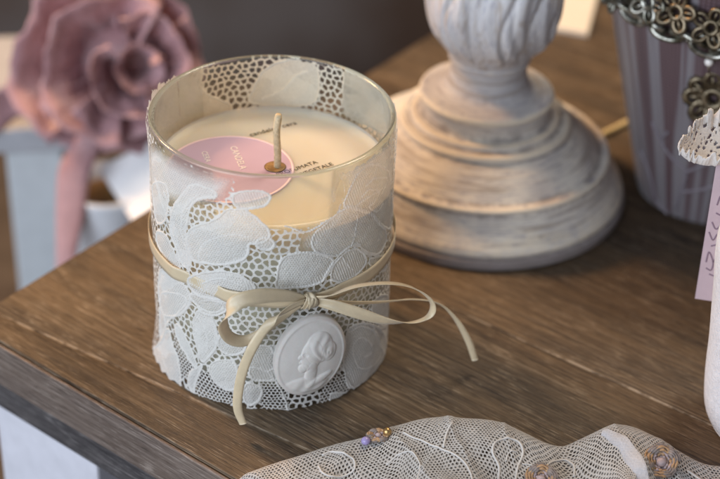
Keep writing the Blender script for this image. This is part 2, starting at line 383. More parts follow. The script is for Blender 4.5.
# wick, with its dip
MB().tube(spline([(wx, wy, HW-.5), (wx+.02, wy, HW+.4), (wx-.02, wy, HW+1.2), (wx+.05, wy, HW+1.88)], 6), [.125]*18+[.11], 10).build('wick', M['wick'], candle)
MB().lathe([(.36, .0), (.30, .012), (.16, .014), (0, .014)], (wx-.06, wy, WZ+.02), 24).build('wick_hole', M['soot'], wax)
sc = at_z(235, 169, WZ)[:2]
SR = 2.12
sc = np.array([wx+.58-SR, wy-.10])
MB().lathe([(SR, 0), (SR-.02, .02), (SR-.12, .022), (0, .022)], (sc[0], sc[1], WZ-.02), 72).build('round_sticker', [M['sticker']], wax)
MB().lathe([(SR-.02, 0), (SR-.02, .012), (SR-.10, .012), (SR-.10, 0)], (sc[0], sc[1], WZ+.002), 72, cap=False).build('sticker_border', M['sticker_rim'], wax)
def text(word, p, ang, size, mat, parent, name='printed_word', z=WZ, th=.004, M3=None, sx=1.0):
    c = bpy.data.curves.new(name, 'FONT'); c.body = word; c.size = size*U; c.extrude = th*U; c.resolution_u = 3
    c.align_x = 'CENTER'; c.align_y = 'CENTER'
    tmp = bpy.data.objects.new('tmp', c); COL.objects.link(tmp); dg = bpy.context.evaluated_depsgraph_get()
    me = bpy.data.meshes.new_from_object(tmp.evaluated_get(dg)); bpy.data.objects.remove(tmp)
    mat3 = M3 if M3 is not None else Matrix.Rotation(ang, 4, 'Z')
    T = Matrix.Translation(Vector((p[0], p[1], z))*U - wloc(parent)) @ mat3 @ Matrix.Scale(sx, 4, (1, 0, 0))
    me.transform(T); me.materials.clear(); me.materials.append(mat)
    o = bpy.data.objects.new(name, me); COL.objects.link(o); o.parent = parent; return o
def ang_of(p, q, z=WZ):
    A, B = at_z(*p, z), at_z(*q, z); return math.atan2(B[1]-A[1], B[0]-A[0])
a1 = ang_of((302, 168), (335, 157))
text('PROFUMATA', at_z(297, 168.5, WZ), a1, .27, M['text_ink'], wax); text('VEGETALE', at_z(317, 169, WZ), a1, .27, M['text_ink'], wax)
a2 = ang_of((246, 135), (296, 122))
text('candela', at_z(262, 132, WZ), a2, .32, M['text_ink'], wax); text('cera', at_z(289, 124.5, WZ), a2, .32, M['text_ink'], wax)
text('di', at_z(277, 134, WZ), a2, .26, M['text_ink'], wax)
a3 = ang_of((232, 142), (247, 174))
text('CANDELA', at_z(238, 158, WZ), a3, .33, M['white_ink'], wax, z=WZ+.012); text('CERA', at_z(206, 157, WZ), a3, .28, M['white_ink'], wax, z=WZ+.012)

# ---- lace: every motif traced on the unrolled cylinder, threads and cloth are real faces
def cyl(px, py, R=RL, far=False):
    p = hit_rev(px, py, (0, 0), lambda z: np.full_like(z, R), far)
    return math.atan2(p[0], -p[1])*R, p[2]      # arc length from the camera side, height
T0 = -2.25*RL; TW = 2*PI*RL
NU, NV = 1560, 590; VT = 9.0
gu = T0+np.arange(NU+1)/NU*TW; gv = np.linspace(-.02, VT+.28, NV+1)
UU, VV = np.meshgrid(gu, gv, indexing='ij')
def wob(x, y, k, s): return .5*(np.sin(k*x+s)*np.cos(k*.8*y+2*s)+np.sin(k*.6*x-k*1.1*y+3*s))
WU = UU+.05*wob(UU, VV, 3.1, 1.)+.018*wob(UU, VV, 11., 2.); WV = VV+.05*wob(UU, VV, 2.7, 4.)+.018*wob(UU, VV, 12., 5.)
def chaikin(P, n=2):
    P = np.asarray(P, float)
    for _ in range(n):
        Q = np.roll(P, -1, 0); P = np.stack([.75*P+.25*Q, .25*P+.75*Q], 1).reshape(-1, 2)
    return P
def seg_d(x, y, a, b):
    d = b-a; t = np.clip(((x-a[0])*d[0]+(y-a[1])*d[1])/(d@d+1e-9), 0, 1); return np.hypot(x-a[0]-t*d[0], y-a[1]-t*d[1])
def window(P, m):
    P = np.clip(P, [gu[0]-1, -2], [gu[-1]+1, 12])
    i0, i1 = np.searchsorted(gu, [P[:, 0].min()-m, P[:, 0].max()+m]); j0, j1 = np.searchsorted(gv, [P[:, 1].min()-m, P[:, 1].max()+m])
    return slice(max(i0-1, 0), i1+1), slice(max(j0-1, 0), j1+1)
def sdf_poly(P, x, y):
    d = np.full(x.shape, 1e9); ins = np.zeros(x.shape, bool); n = len(P)
    for i in range(n):
        a, b_ = P[i], P[(i+1) % n]; d = np.minimum(d, seg_d(x, y, a, b_))
        c = (a[1] > y) != (b_[1] > y); ins ^= c & (x < (b_[0]-a[0])*(y-a[1])/(b_[1]-a[1]+1e-12)+a[0])
    return np.where(ins, -d, d)
PHI = np.full(UU.shape, 1e9); HGT = np.zeros(UU.shape); DEN = np.zeros(UU.shape)
CLEAR = np.zeros(UU.shape, bool); FINE = np.zeros(UU.shape, bool); SOLID = np.full(UU.shape, 1e9)
def uv(pts, off, s, far=False):
    out = []
    for x, y in pts:
        u, v = cyl(off[0]+x/s, off[1]+y/s, RL if not far else 3.98, far)
        if far and u < 0: u += TW
        out.append((u, v))
    return np.array(out)
def solid(P, den, cord=.042, ch=2):
    P = chaikin(P, ch); W = window(P, .25)
    d = sdf_poly(P, WU[W], WV[W])
    SOLID[W] = np.minimum(SOLID[W], d)
    DEN[W] = np.where(d < 0, np.maximum(DEN[W]*.4, den), DEN[W])
    HGT[W] = np.where(d < 0, np.maximum(HGT[W], .012+.02*np.clip(-d/.3, 0, 1)), HGT[W])
    if not cord: DEN[W] = np.where((d < 0) & (DEN[W] <= den+1e-6), np.maximum(.02, den*np.clip(-d/.45, 0, 1)), DEN[W])
    if cord: edge_cord(W, np.abs(d), cord)
def edge_cord(W, d, r):
    r = r*.9*(.92+.30*np.sin(52*UU[W]+9*VV[W])*np.sin(47*VV[W]))
    PHI[W] = np.minimum(PHI[W], d-r); k = d < r*1.3
    DEN[W] = np.where(k, 1.0, DEN[W]); HGT[W] = np.where(k, np.maximum(HGT[W], .018+.028*np.sqrt(np.clip(1-(d/(r*1.3))**2, 0, 1))), HGT[W])
def cord(P, r=.034):
    P = spline(P, 6); W = window(P, .15); x, y = WU[W], WV[W]; d = np.full(x.shape, 1e9)
    for i in range(len(P)-1): d = np.minimum(d, seg_d(x, y, P[i], P[i+1]))
    edge_cord(W, d, r)
A, B, C_, D_ = ((140, 180), 3.685), ((260, 180), 3.69), ((145, 290), 3.685), ((255, 280), 3.42)
W_ = .93
fronts = [
 (A, .95, [(150, 320), (128, 240), (105, 190), (118, 110), (150, 60), (200, 8), (268, 36), (288, 66), (225, 70), (183, 92), (170, 150), (168, 200), (182, 262), (190, 320)]),
 (A, .93, [(190, 305), (180, 240), (172, 192), (205, 165), (280, 152), (312, 108), (372, 106), (402, 112), (462, 160), (482, 200), (470, 225), (425, 242), (392, 238), (398, 288), (352, 312), (262, 314), (225, 305)]),
 (A, .70, [(340, 40), (476, 42), (476, 92), (430, 102), (372, 108), (340, 86)]),
 (A, .95, [(165, 362), (215, 350), (262, 340), (320, 335), (382, 350), (432, 388), (402, 424), (340, 442), (260, 438), (200, 424)]),
 (A, .9, [(56, 190), (92, 190), (122, 258), (155, 335), (112, 312), (68, 250)]),
 (A, .9, [(40, 10), (92, 0), (110, 60), (98, 150), (60, 170), (48, 90)]),
 (A, .95, [(64, 312), (120, 352), (172, 392), (190, 440), (160, 500), (70, 500)]),
 (A, .9, [(215, 440), (300, 446), (330, 462), (300, 500), (240, 500), (205, 470)]),
 (B, .88, [(76, 292), (118, 270), (190, 262), (282, 296), (252, 342), (240, 372), (190, 392), (100, 406), (48, 402), (62, 345)]),
 (B, .80, [(190, 262), (196, 200), (250, 162), (290, 120), (345, 96), (404, 128), (474, 196), (455, 270), (412, 276), (370, 236), (322, 252), (286, 290)]),
 (B, .74, [(300, 110), (330, 30), (380, -50), (450, -60), (486, -10), (486, 170), (474, 190), (404, 122), (345, 92)]),
 (B, .85, [(255, 345), (285, 298), (325, 262), (368, 248), (400, 282), (380, 330), (330, 366), (280, 380)]),
 (C_, .95, [(62, -5), (150, 15), (152, 60), (112, 92), (90, 112), (56, 200), (52, 60)]),
 (C_, .95, [(40, 215), (56, 196), (90, 130), (104, 200), (132, 288), (142, 340), (135, 372), (96, 350), (58, 292)]),
 (C_, .9, [(108, 118), (142, 150), (172, 228), (196, 300), (178, 285), (148, 238), (116, 172)]),
 (C_, .95, [(185, 80), (222, 68), (252, 108), (268, 170), (262, 212), (232, 252), (208, 272), (194, 240), (178, 150)]),
 (C_, .95, [(238, 272), (300, 254), (342, 270), (342, 330), (332, 372), (282, 362), (240, 322)]),
 (C_, .9, [(168, 308), (216, 268), (192, 340), (182, 386), (163, 345)]),
 (C_, .9, [(358, 340), (420, 344), (438, 390), (402, 432), (368, 422)]),
 (C_, .80, [(392, 222), (430, 200), (482, 225), (500, 330), (440, 332), (380, 330)]),
 (C_, .85, [(270, 160), (330, 150), (380, 190), (360, 235), (300, 240), (268, 215)]),
 (C_, .8, [(150, 5), (240, 30), (300, 60), (260, 90), (190, 62)]),
 (D_, .88, [(312, 160), (380, 140), (440, 170), (452, 250), (420, 320), (370, 360), (322, 372), (300, 300), (310, 230)]),
 (D_, .85, [(250, 380), (330, 385), (372, 368), (330, 420), (262, 432)]), (D_, .86, [(395, 150), (440, 168), (475, 150), (470, 230), (440, 262)]), (B, .9, [(395, 290), (430, 284), (466, 280), (470, 330), (420, 340)]), (B, .9, [(0, 215), (30, 215), (62, 235), (40, 262), (0, 262), (-20, 240)]),
 (D_, .86, [(400, 60), (455, 40), (470, 140), (440, 165), (400, 130)]),
]
fronts += [((( 0, 0), 1), .85, [(149, 150), (153, 140), (170, 158), (200, 170), (235, 176), (232, 188), (222, 204), (180, 206), (150, 190)]),
           (((0, 0), 1), .75, [(336, 160), (372, 148), (394, 125), (394, 180), (388, 225), (350, 232), (338, 214), (346, 190)]),
           (((0, 0), 1), .6, [(300, 232), (338, 216), (350, 228), (330, 250), (300, 256)])]
NOCORD = 3
for (off, s), den, pts in fronts[-NOCORD:]: solid(uv(pts, off, s), den, 0)
fronts = fronts[:-NOCORD]
for (off, s), den, pts in fronts: solid(uv(pts, off, s), den)
for (off, s), pts in [(A, [(215, 300), (222, 255), (250, 225), (330, 202), (402, 212)]), (A, [(190, 320), (165, 240), (150, 170), (160, 110), (215, 60)]),
   (A, [(60, 0), (80, 80), (110, 180), (165, 290), (180, 350)]), (A, [(90, 40), (118, 140), (145, 250), (172, 330)]), (A, [(230, 385), (300, 365), (360, 378), (405, 400)]),
   (B, [(90, 170), (170, 195), (245, 155), (300, 118)]), (B, [(236, 368), (256, 330), (290, 282), (330, 252), (368, 236), (396, 268), (440, 276), (462, 240)]),
   (B, [(380, 60), (410, 30), (440, 40), (420, 80), (400, 100), (430, 120), (455, 90)]), (B, [(395, 20), (430, -10), (470, 0), (450, 50)]), (B, [(350, 100), (400, 60), (450, 30)]), (B, [(360, 130), (350, 200), (340, 250)]),
   (B, [(300, 280), (330, 320), (345, 330)]), (C_, [(200, 110), (225, 150), (232, 220)]), (C_, [(60, 60), (75, 130), (62, 200), (90, 290)]),
   (D_, [(322, 180), (370, 158), (420, 185), (430, 250), (395, 300), (350, 290), (335, 240), (360, 200), (395, 215), (400, 250), (372, 262)]),
   (D_, [(310, 330), (350, 390), (300, 420)]), (D_, [(410, 80), (440, 70), (450, 120), (420, 130)]), (D_, [(20, 300), (60, 330), (100, 400), (112, 450)]),
   (C_, [(350, 300), (400, 285), (450, 300), (480, 290)])]:
    cord(uv(pts, off, s))
backs = [[(252, 108), (258, 88), (270, 68), (286, 59), (308, 60), (314, 82), (309, 110)],
         [(338, 112), (337, 84), (343, 62), (372, 72), (390, 94), (394, 118), (385, 136), (352, 122)],
         [(153, 150), (153, 100), (166, 79), (184, 68), (204, 62), (208, 74), (204, 88), (224, 98), (240, 104), (236, 114), (200, 124), (170, 150)]]
for pts in backs:
    Pb = uv(pts, (0, 0), 1, True); solid(Pb, .9, .03)
    if Pb[:, 0].max() > T0+TW: solid(Pb-np.array([TW, 0]), .9, .03)
cord(uv([(268, 100), (278, 90), (290, 76), (300, 72)], (0, 0), 1, True), .05)
# the side away from the camera carries the same kind of flowers
for k in range(26):
    u0 = RL*(1.75+2.3*((k*.618) % 1)); v0 = .5+6.1*((k*.382+.1*(k % 5)) % 1); an = rng.uniform(0, PI); L = rng.uniform(.6, 1.2); w2 = L*rng.uniform(.35, .55)
    q = np.linspace(0, 2*PI, 11)[:-1]; x = L*np.cos(q); y = w2*np.sin(q)*(1+.3*np.cos(q))
    solid(np.c_[u0+x*math.cos(an)-y*math.sin(an), v0+x*math.sin(an)+y*math.cos(an)], .9)
P = uv([(232, 206), (262, 228), (300, 230), (336, 217), (348, 180), (350, 166), (300, 172), (236, 170)], (0, 0), 1); W = window(P, .1); CLEAR[W] |= sdf_poly(P, UU[W], VV[W]) < 0
for pts in ([(192, 372), (215, 372), (236, 402), (215, 408), (196, 398)], [(260, 378), (285, 380), (290, 408), (262, 410)], [(325, 376), (352, 372), (350, 398), (320, 404)], [(195, 330), (208, 322), (214, 350), (198, 352)], [(172, 330), (190, 345), (192, 380), (178, 372)]):
    P = uv(pts, (0, 0), 1); W = window(P, .1); FINE[W] |= sdf_poly(P, UU[W], VV[W]) < 0
def vor(pitch, seed, jit):
    r = np.random.default_rng(seed); n = int(round(TW/pitch)); px = TW/n; m = int(10/(pitch*.87))+4
    jx = r.uniform(-jit, jit, (n, m)); jy = r.uniform(-jit, jit, (n, m))
    x = (WU-T0)/px; y = (WV+1)/(pitch*.87); jj = np.floor(y).astype(int)
    f1 = np.full(x.shape, 9.); f2 = np.full(x.shape, 9.)
    for dj in (-1, 0, 1, 2):
        row = jj+dj; sh = .5*(row % 2); ii = np.floor(x-sh).astype(int)
        for di in (-1, 0, 1, 2):
            ci = (ii+di); cx = ci+sh+jx[ci % n, row % m]; cy = row+jy[ci % n, row % m]
            d = np.hypot((x-cx), (y-cy)*.87)
            nf1 = np.minimum(f1, d); f2 = np.minimum(f2, np.maximum(f1, d)); f1 = nf1
    return (f2-f1)*.5*pitch
net = vor(.26, 3, .27)-.034-.008*np.sin(31*UU)*np.sin(29*VV); nf = vor(.135, 5, .06)-.019
n_all = np.where(FINE, nf, net)
n_all = np.where(CLEAR, 1.0, n_all)
k = (n_all < .012) & (DEN <= 0); DEN[k] = .92; HGT[k] = np.maximum(HGT[k], .012)
PHI = np.minimum(PHI, n_all); PHI = np.minimum(PHI, SOLID)
hx = UU/.088; hy = VV/.076; hj = np.floor(hy); hd = np.hypot((hx+.5*(hj % 2)) % 1-.5, (hy % 1-.5)*.87)
half = (SOLID < -.07) & (wob(UU, VV, 2.3, 9.)+.5*wob(UU, VV, 6.1, 3.) > -.12) & (HGT < .034)
DEN = np.where(half & (hd < .27), DEN*.66, DEN); HGT = HGT+np.where(half, .010*np.clip((hd-.2)/.3, 0, 1), 0)
HGT = HGT+np.where((SOLID < -.05) & ~half, .008*np.sin(70*UU+25*VV), 0)
# rough cut top edge and bottom hem
top = 8.93+.05*np.sin(UU*2.1)+.03*np.sin(UU*9+1)+.03*np.sin(UU*23)
tl = UU/RL
rag = np.exp(-((tl+1.95)/.42)**2); top = top+rag*(.10+.09*np.sin(UU*8.7)*np.sin(UU*3.3+1)+.05*np.sin(UU*31)*np.sin(UU*17))
bot = .05+.04*np.sin(UU*7+1)*np.sin(UU*3)+.05*np.exp(-((tl+1.2)/.5)**2)*np.sin(UU*13)
PHI = np.maximum(PHI, np.maximum(VV-top, bot-VV))
band = (np.abs(VV-top+.05) < .04)
# radius of the cloth
flare = np.exp(-((tl+1.25)/.5)**2)*np.clip(1.6-VV, 0, 2)**2*.075+rag*np.clip(VV-8.2, 0, 2)*.12
RR = 4.015+HGT+flare+.012*np.sin(UU*1.7+VV*2)+.006*np.sin(UU*9)*np.sin(VV*8)
X = np.stack([RR*np.sin(tl), -RR*np.cos(tl), VV], -1)
keep = (PHI[:-1, :-1]+PHI[1:, :-1]+PHI[:-1, 1:]+PHI[1:, 1:]) < 0
I, J = np.nonzero(keep); idx = np.arange((NU+1)*(NV+1)).reshape(NU+1, NV+1)
Q = np.stack([idx[I, J], idx[I+1, J], idx[I+1, J+1], idx[I, J+1]], 1)
use = np.unique(Q); rm = np.zeros(idx.size, int); rm[use] = np.arange(len(use))
DEN = np.clip(DEN+(DEN <= 0)*.9, 0, 1)
mk('lace_wrap', X.reshape(-1, 3)[use], rm[Q], M['lace'], candle, True, None, DEN.reshape(-1)[use])

# ---- ribbon and bow
def strip(mb, P, wid, wdir, th=.02, k=10, nx=5, curl=.03):
    P = spline(P, k); n = len(P); t = np.linspace(0, 1, n)
    W = spline(wdir, k) if np.ndim(wdir) == 2 else np.tile(np.asarray(wdir, float), (n, 1))
    wd = np.interp(t, np.linspace(0, 1, len(wid)), wid) if not np.isscalar(wid) else np.full(n, wid)
    T = np.gradient(P, axis=0); T /= np.linalg.norm(T, axis=1)[:, None]
    W = W-T*np.sum(W*T, 1)[:, None]; W /= np.linalg.norm(W, axis=1)[:, None]; N = np.cross(T, W)
    V = []
    for sgn in (1, -1):
        for i in range(n):
            for j in range(nx):
                q = j/(nx-1)*2-1; V.append(P[i]+W[i]*wd[i]*.5*q+N[i]*(sgn*th*.5+curl*(1-q*q)))
    Fc = []; o2 = n*nx
    for i in range(n-1):
        for j in range(nx-1):
            a = i*nx+j; Fc += [(a, a+1, a+nx+1, a+nx), (o2+a, o2+a+nx, o2+a+nx+1, o2+a+1)]
        for j in (0, nx-1):
            a = i*nx+j; Fc.append((a, a+nx, o2+a+nx, o2+a) if j == 0 else (a, o2+a, o2+a+nx, a+nx))
    for a0 in (0, (n-1)*nx):
        for j in range(nx-1): Fc.append((a0+j, o2+a0+j, o2+a0+j+1, a0+j+1))
    mb.add(V, Fc); return mb
kn = hit_rev(308, 300, (0, 0), lambda z: np.full_like(z, RL+.18)); ka = math.atan2(kn[0], -kn[1])
nrm = np.array([math.sin(ka), -math.cos(ka), 0]); tan = np.array([math.cos(ka), math.sin(ka), 0])
def bowp(px, py, off=0.0): return at_plane(px, py, kn+nrm*off, nrm)
# band round the glass; it dips under a lace petal on the left
mb = MB(); n = 60; P = []; rr = []
for i in range(n+1):
    th = ka+2*PI*i/n; d = min(i, n-i)/n
    z = kn[2]+.18*(1-math.cos(2*PI*i/n))*.5
    thd = (th+PI) % (2*PI)-PI
    r = RL+.09 - (.115 if -.86 < thd < -.40 else 0)
    if d < .035: r += .06
    P.append((r*math.sin(th), -r*math.cos(th), z))
strip(mb, P, [.30]+[.50]*22+[.30], (0, 0, 1), .02, 4, 5, .0)
mb.build('ribbon_band', M['ribbon'], candle)
up = np.array([0, 0, 1.])
mb = MB()   # left loop: out along the top, back underneath
strip(mb, [bowp(306, 299, .02), bowp(288, 296, .22), bowp(262, 296, .42), bowp(240, 301, .5), bowp(227, 312, .45), bowp(223, 325, .3), bowp(229, 337, .12), bowp(242, 341, -.02), bowp(256, 336, -.06), bowp(276, 322, -.02), bowp(300, 305, .0)],
      [.2, .38, .48, .50, .48, .45, .42, .38, .32, .26, .2], [up-nrm*.1, up-nrm*.3, up-nrm*.45, up-nrm*.5+tan*.2, up*.9-nrm*.6+tan*.5, tan*.7+up*.5-nrm*.4, up*.8-nrm*.5+tan*.4, up-nrm*.5, up-nrm*.3, up-nrm*.1, up])
mb.build('bow_loop', M['ribbon'], candle)
mb = MB()   # right loop, standing off the side of the glass
strip(mb, [bowp(312, 299, .02), bowp(330, 295, .3), bowp(356, 286, .55), bowp(388, 283, .6), bowp(412, 287, .55), bowp(428, 297, .45), bowp(433, 308, .35), bowp(426, 318, .3), bowp(408, 323, .35), bowp(385, 321, .45), bowp(358, 313, .45), bowp(332, 305, .3), bowp(312, 301, .1)],
      [.24, .32, .36, .36, .36, .36, .36, .36, .36, .38, .40, .36, .26], [up+nrm*.3, up*.6+nrm*.8, up*.4+nrm, up*.35+nrm, up*.35+nrm+tan*.1, nrm+up*.3+tan*.3, nrm+tan*.2, nrm+up*.35-tan*.1, up*.5+nrm*.8, up*.8+nrm*.35, up-nrm*.1, up-nrm*.3, up])
mb.build('bow_loop', M['ribbon'], candle)
mb = MB()   # tail hanging over the front
strip(mb, [bowp(306, 301, .12), bowp(290, 308, .3), bowp(270, 323, .42), bowp(254, 345, .42), bowp(243, 370, .35), bowp(238, 395, .4), bowp(238, 410, .5), bowp(243, 424, .62)],
      [.2, .26, .30, .32, .32, .31, .29, .24], [up+tan*-.3+nrm*.2, up+tan*-.3+nrm*.3, tan+up*.4+nrm*.3, tan+up*.2+nrm*.4, tan+nrm*.5, tan+nrm*.4, tan+nrm*.3, tan+nrm*.5])
mb.build('bow_tail', M['ribbon'], candle)
mb = MB()   # tail passing behind the right loop, ending above the table
strip(mb, [bowp(314, 301, .0), bowp(345, 303, -.1), bowp(380, 302, -.3), bowp(412, 299, -.5), bowp(438, 303, -.6), bowp(455, 318, -.6), bowp(468, 340, -.55), bowp(475, 360, -.5)],
      [.2, .24, .24, .2, .2, .22, .24, .22], [up, up+nrm*.4, up+nrm*.8, up*.5+nrm, up*.5+nrm+tan*.2, tan*.7+nrm*.7, tan+nrm*.4, tan+nrm*.3])
mb.build('bow_tail', M['ribbon'], candle)
mb = MB()   # the knot
for q in range(3):
    P = []
    for i in range(9):
        a_ = -1.9+3.8*i/8; P.append(kn+nrm*(.03+.20*math.cos(a_))+up*(.27*math.sin(a_))+tan*(.04*q-.05+.10*math.sin(a_*1.2+q)))
    strip(mb, P, [.16, .26, .30, .26, .16], tan*1+up*.25*(q-1), .03, 4, 5, .05)
mb.build('bow_knot', M['ribbon'], candle)

# ---- cameo
cc = hit_rev(309, 354, (0, 0), lambda z: np.full_like(z, RL+.05)); ca = math.atan2(cc[0], -cc[1])
cn = np.array([math.sin(ca), -math.cos(ca), .04]); cn /= np.linalg.norm(cn)
ct = np.array([math.cos(ca), math.sin(ca), 0]); cu = np.cross(cn, ct)*-1; cu = cu if cu[2] > 0 else -cu
tilt = .22; cX = ct*math.cos(tilt)-cu*math.sin(tilt); cY = cu*math.cos(tilt)+ct*math.sin(tilt)
def smax(a, b, k=.06): h = np.clip(.5+.5*(a-b)/k, 0, 1); return b*(1-h)+a*h+k*h*(1-h)
nr, na = 90, 200
rho = np.linspace(0, 1, nr)[:, None]; al = np.linspace(0, 2*PI, na, endpoint=False)[None]
ex = (rho*np.cos(al)); ey = rho*np.sin(al)
def ell(cx, cy, rx, ry, an=0, p=.5):
    x = ex-cx; y = ey-cy; x, y = x*math.cos(an)+y*math.sin(an), -x*math.sin(an)+y*math.cos(an)
    return np.clip(1-(x/rx)**2-(y/ry)**2, 0, 1)**p
hg = .30*np.sqrt(np.clip(1-(rho*.97)**2, 0, 1))+0*ex
face = .17*ell(-.05, .10, .30, .40, .15); hair = .19*ell(.12, .30, .40, .38, -.4)*(1+.16*np.sin(22*(ex+.7*ey)+5*np.sin(6*ey)))
bun = .17*ell(.42, .22, .22, .24)*(1+.15*np.sin(30*np.hypot(ex-.42, ey-.22))); nose = .08*ell(-.34, .06, .08, .06, .5); chin = .11*ell(-.20, -.20, .14, .12)
lips = .05*ell(-.29, -.08, .07, .04)
neck = .13*ell(.06, -.36, .17, .34, .1); sh = .17*ell(.08, -.72, .66, .30, .12)*(1+.12*np.sin(18*(ex-.5*ey))); drape = .16*ell(.35, -.50, .40, .10, .5); eye = -.04*ell(-.24, .13, .08, .05)
rel = np.zeros_like(ex)
for q in (face, hair, bun, nose, chin, lips, neck, sh, drape): rel = np.maximum(rel, q)+.25*np.minimum(rel, q)*(q > 0)
hg = hg+(rel+eye)*np.clip((.93-rho)/.12, 0, 1)*.50
hg = hg+.025*np.exp(-((rho-.93)/.04)**2)+.012*np.sin(9*ex+3*ey)*np.sin(8*ey-2*ex)*(1-rho)
hg[-1] = .02
V = cc[None, None]+cX*(1.20*ex)[..., None]+cY*(1.55*ey)[..., None]+cn*(hg+.05)[..., None]
V = V.reshape(-1, 3); back = cc[None]+(cX*(1.18*np.cos(al[0]))[:, None]+cY*(1.53*np.sin(al[0]))[:, None])-cn*.12
V = np.vstack([V, back]); Fc = []
for i in range(nr):
    for j in range(na): j2 = (j+1) % na; Fc.append((i*na+j, i*na+na*1+j, i*na+na+j2, i*na+j2))
mk('cameo', V, np.array(Fc), M['plaster'], candle)

# ------------------------------------------------------------------ turned pedestal
pc = (8.321, 9.846, 0)
ped = thing('wooden_pedestal', 'whitewashed turned wooden lamp base, worn grey and cream, standing behind the candle', 'pedestal', pc)
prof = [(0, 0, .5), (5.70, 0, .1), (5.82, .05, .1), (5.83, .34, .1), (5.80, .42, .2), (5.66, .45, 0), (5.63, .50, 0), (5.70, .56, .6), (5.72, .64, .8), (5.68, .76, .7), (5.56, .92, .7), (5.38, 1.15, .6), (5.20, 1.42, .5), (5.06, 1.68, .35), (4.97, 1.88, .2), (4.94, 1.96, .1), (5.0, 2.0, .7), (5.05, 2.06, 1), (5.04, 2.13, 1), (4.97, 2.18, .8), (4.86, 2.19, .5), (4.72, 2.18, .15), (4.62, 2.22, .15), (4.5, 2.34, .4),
  (4.2, 2.62, .42), (3.9, 2.88, .5), (3.62, 3.08, .55), (3.46, 3.16, .4), (3.38, 3.22, .1), (3.38, 3.28, .5), (3.40, 3.36, .9), (3.36, 3.44, 1), (3.26, 3.48, .9), (3.12, 3.47, .5), (3.02, 3.46, .1), (2.96, 3.50, .1), (2.93, 3.60, .6), (2.88, 3.67, .9), (2.78, 3.69, .9), (2.68, 3.68, .5), (2.60, 3.70, .1), (2.54, 3.80, .15), (2.52, 4.0, .3), (2.53, 4.25, .35), (2.57, 4.36, .5), (2.63, 4.44, .9), (2.65, 4.52, 1), (2.61, 4.60, .9), (2.5, 4.66, .6), (2.2, 4.72, .5), (1.9, 4.80, .4), (1.70, 4.92, .3), (1.56, 5.15, .3), (1.48, 5.5, .4), (1.47, 5.85, .4), (1.52, 5.98, .5), (1.60, 6.08, .7), (1.58, 6.2, .3)]  # third value: edge wear with painted highlight on crests, shade in grooves
def dense(p, k=4):
    out = []
    for i in range(len(p)-1):
        for j in range(k): t = j/k; out.append(tuple(p[i][q]*(1-t)+p[i+1][q]*t for q in range(len(p[0]))))
    return out+[p[-1]]
def wear_shading(o, col):
    a = o.data.attributes.new('wear_shading', 'FLOAT', 'POINT'); a.data.foreach_set('value', np.asarray(col, dtype=np.float32)); return o
pd = dense(prof, 3); wear_shading(MB().lathe([(q[0], q[1]) for q in pd], pc, 200, cap=False).build('base', M['whitewash'], ped), np.tile([q[2] for q in pd], 200))
bp = [(1.58, 6.2)]+[(q, z) for q, z in [(1.66, 6.35), (1.9, 6.7), (2.18, 7.15), (2.38, 7.7), (2.50, 8.4), (2.52, 9.2), (2.42, 10.2), (2.15, 11.3), (1.8, 12.2), (1.5, 12.8), (1.42, 13.2), (1.7, 13.4), (1.9, 13.6)]]
def leafmod(r, z, a):
    k = max(0, min(1, (z-6.4)/.6))*max(0, min(1, (12-z)/1))
    u = ((a+.22*math.sin((z-6.4)*.9))*7/(2*PI)) % 1-.5; v = (z-6.4)/5.6
    w = .46*math.sin(PI*min(1, max(0, v*.9+.12)))**.7
    e = abs(u)/max(w, .01); h = .15*(1-e**2)+.04*math.sin(v*8+int((a*9/(2*PI)) % 9)*2.3) if e < 1 else -.05
    if e < 1: h += .03*math.cos(u*22+v*16) - .10*math.exp(-(u/.05)**2)
    return r+k*h
o = MB().lathe([(float(q), float(z)) for q, z in spline(np.array(bp), 7)], pc, 260, mod=leafmod).build('carved_bulb', M['whitewash_bulb'], ped); wear_shading(o, [.45]*len(o.data.vertices))

# ------------------------------------------------------------------ bucket with chain
bc = (17.75, 10.0, 0)
def brad(z): return 2.88+.2515*z
buck = thing('tapered_vase', 'tapered mauve vase with a striped net sleeve, its rim ringed by a metal chain', 'vase', bc)
MB().lathe([(0, 0), (2.80, 0), (2.88, .06)]+[(brad(z), z) for z in np.linspace(.3, 12, 20)]+[(5.95, 12.1), (5.7, 12.0), (4.6, 8), (0, 7.5)], bc, 140).build('vase_body', M['bucket'], buck)
def bpt(px, py, off=.03):
    return hit_rev(px, py, bc, lambda z: brad(z)+off)
mb = MB()
for pts in ([(652, 122), (660, 140), (672, 158), (686, 172), (681, 192), (676, 208)], [(686, 172), (702, 166), (718, 158), (735, 150)], [(681, 192), (700, 190), (716, 186), (735, 180)], [(660, 140), (668, 132)], [(640, 150), (650, 175), (655, 200)], [(655, 200), (668, 214)]):
    P = spline([bpt(x, y, .015) for x, y in pts], 8); mb.tube(P, .065, 8)
mb.build('branch_pattern', M['branch'], buck)
mb = MB(); a0 = math.atan2(bpt(690, 60)[1]-bc[1], bpt(690, 60)[0]-bc[0])
chain = thing('metal_chain', 'chunky aged metal chain with flower charms looped round the mauve vase rim', 'chain', (bc[0], bc[1], 8))
_fp = [bpt(596, -26, .3), bpt(606, -12, .3), bpt(617, 1, .3), bpt(636, 14, .32), bpt(654, 25, .32), bpt(676, 33, .32), bpt(699, 43, .35), bpt(722, 52, .35), bpt(748, 58, .35), bpt(775, 60, .35)]
_a0 = math.atan2(_fp[-1][1]-bc[1], _fp[-1][0]-bc[0]); _a1 = math.atan2(_fp[0][1]-bc[1], _fp[0][0]-bc[0]); _a1 += 2*PI*(_a1 < _a0)
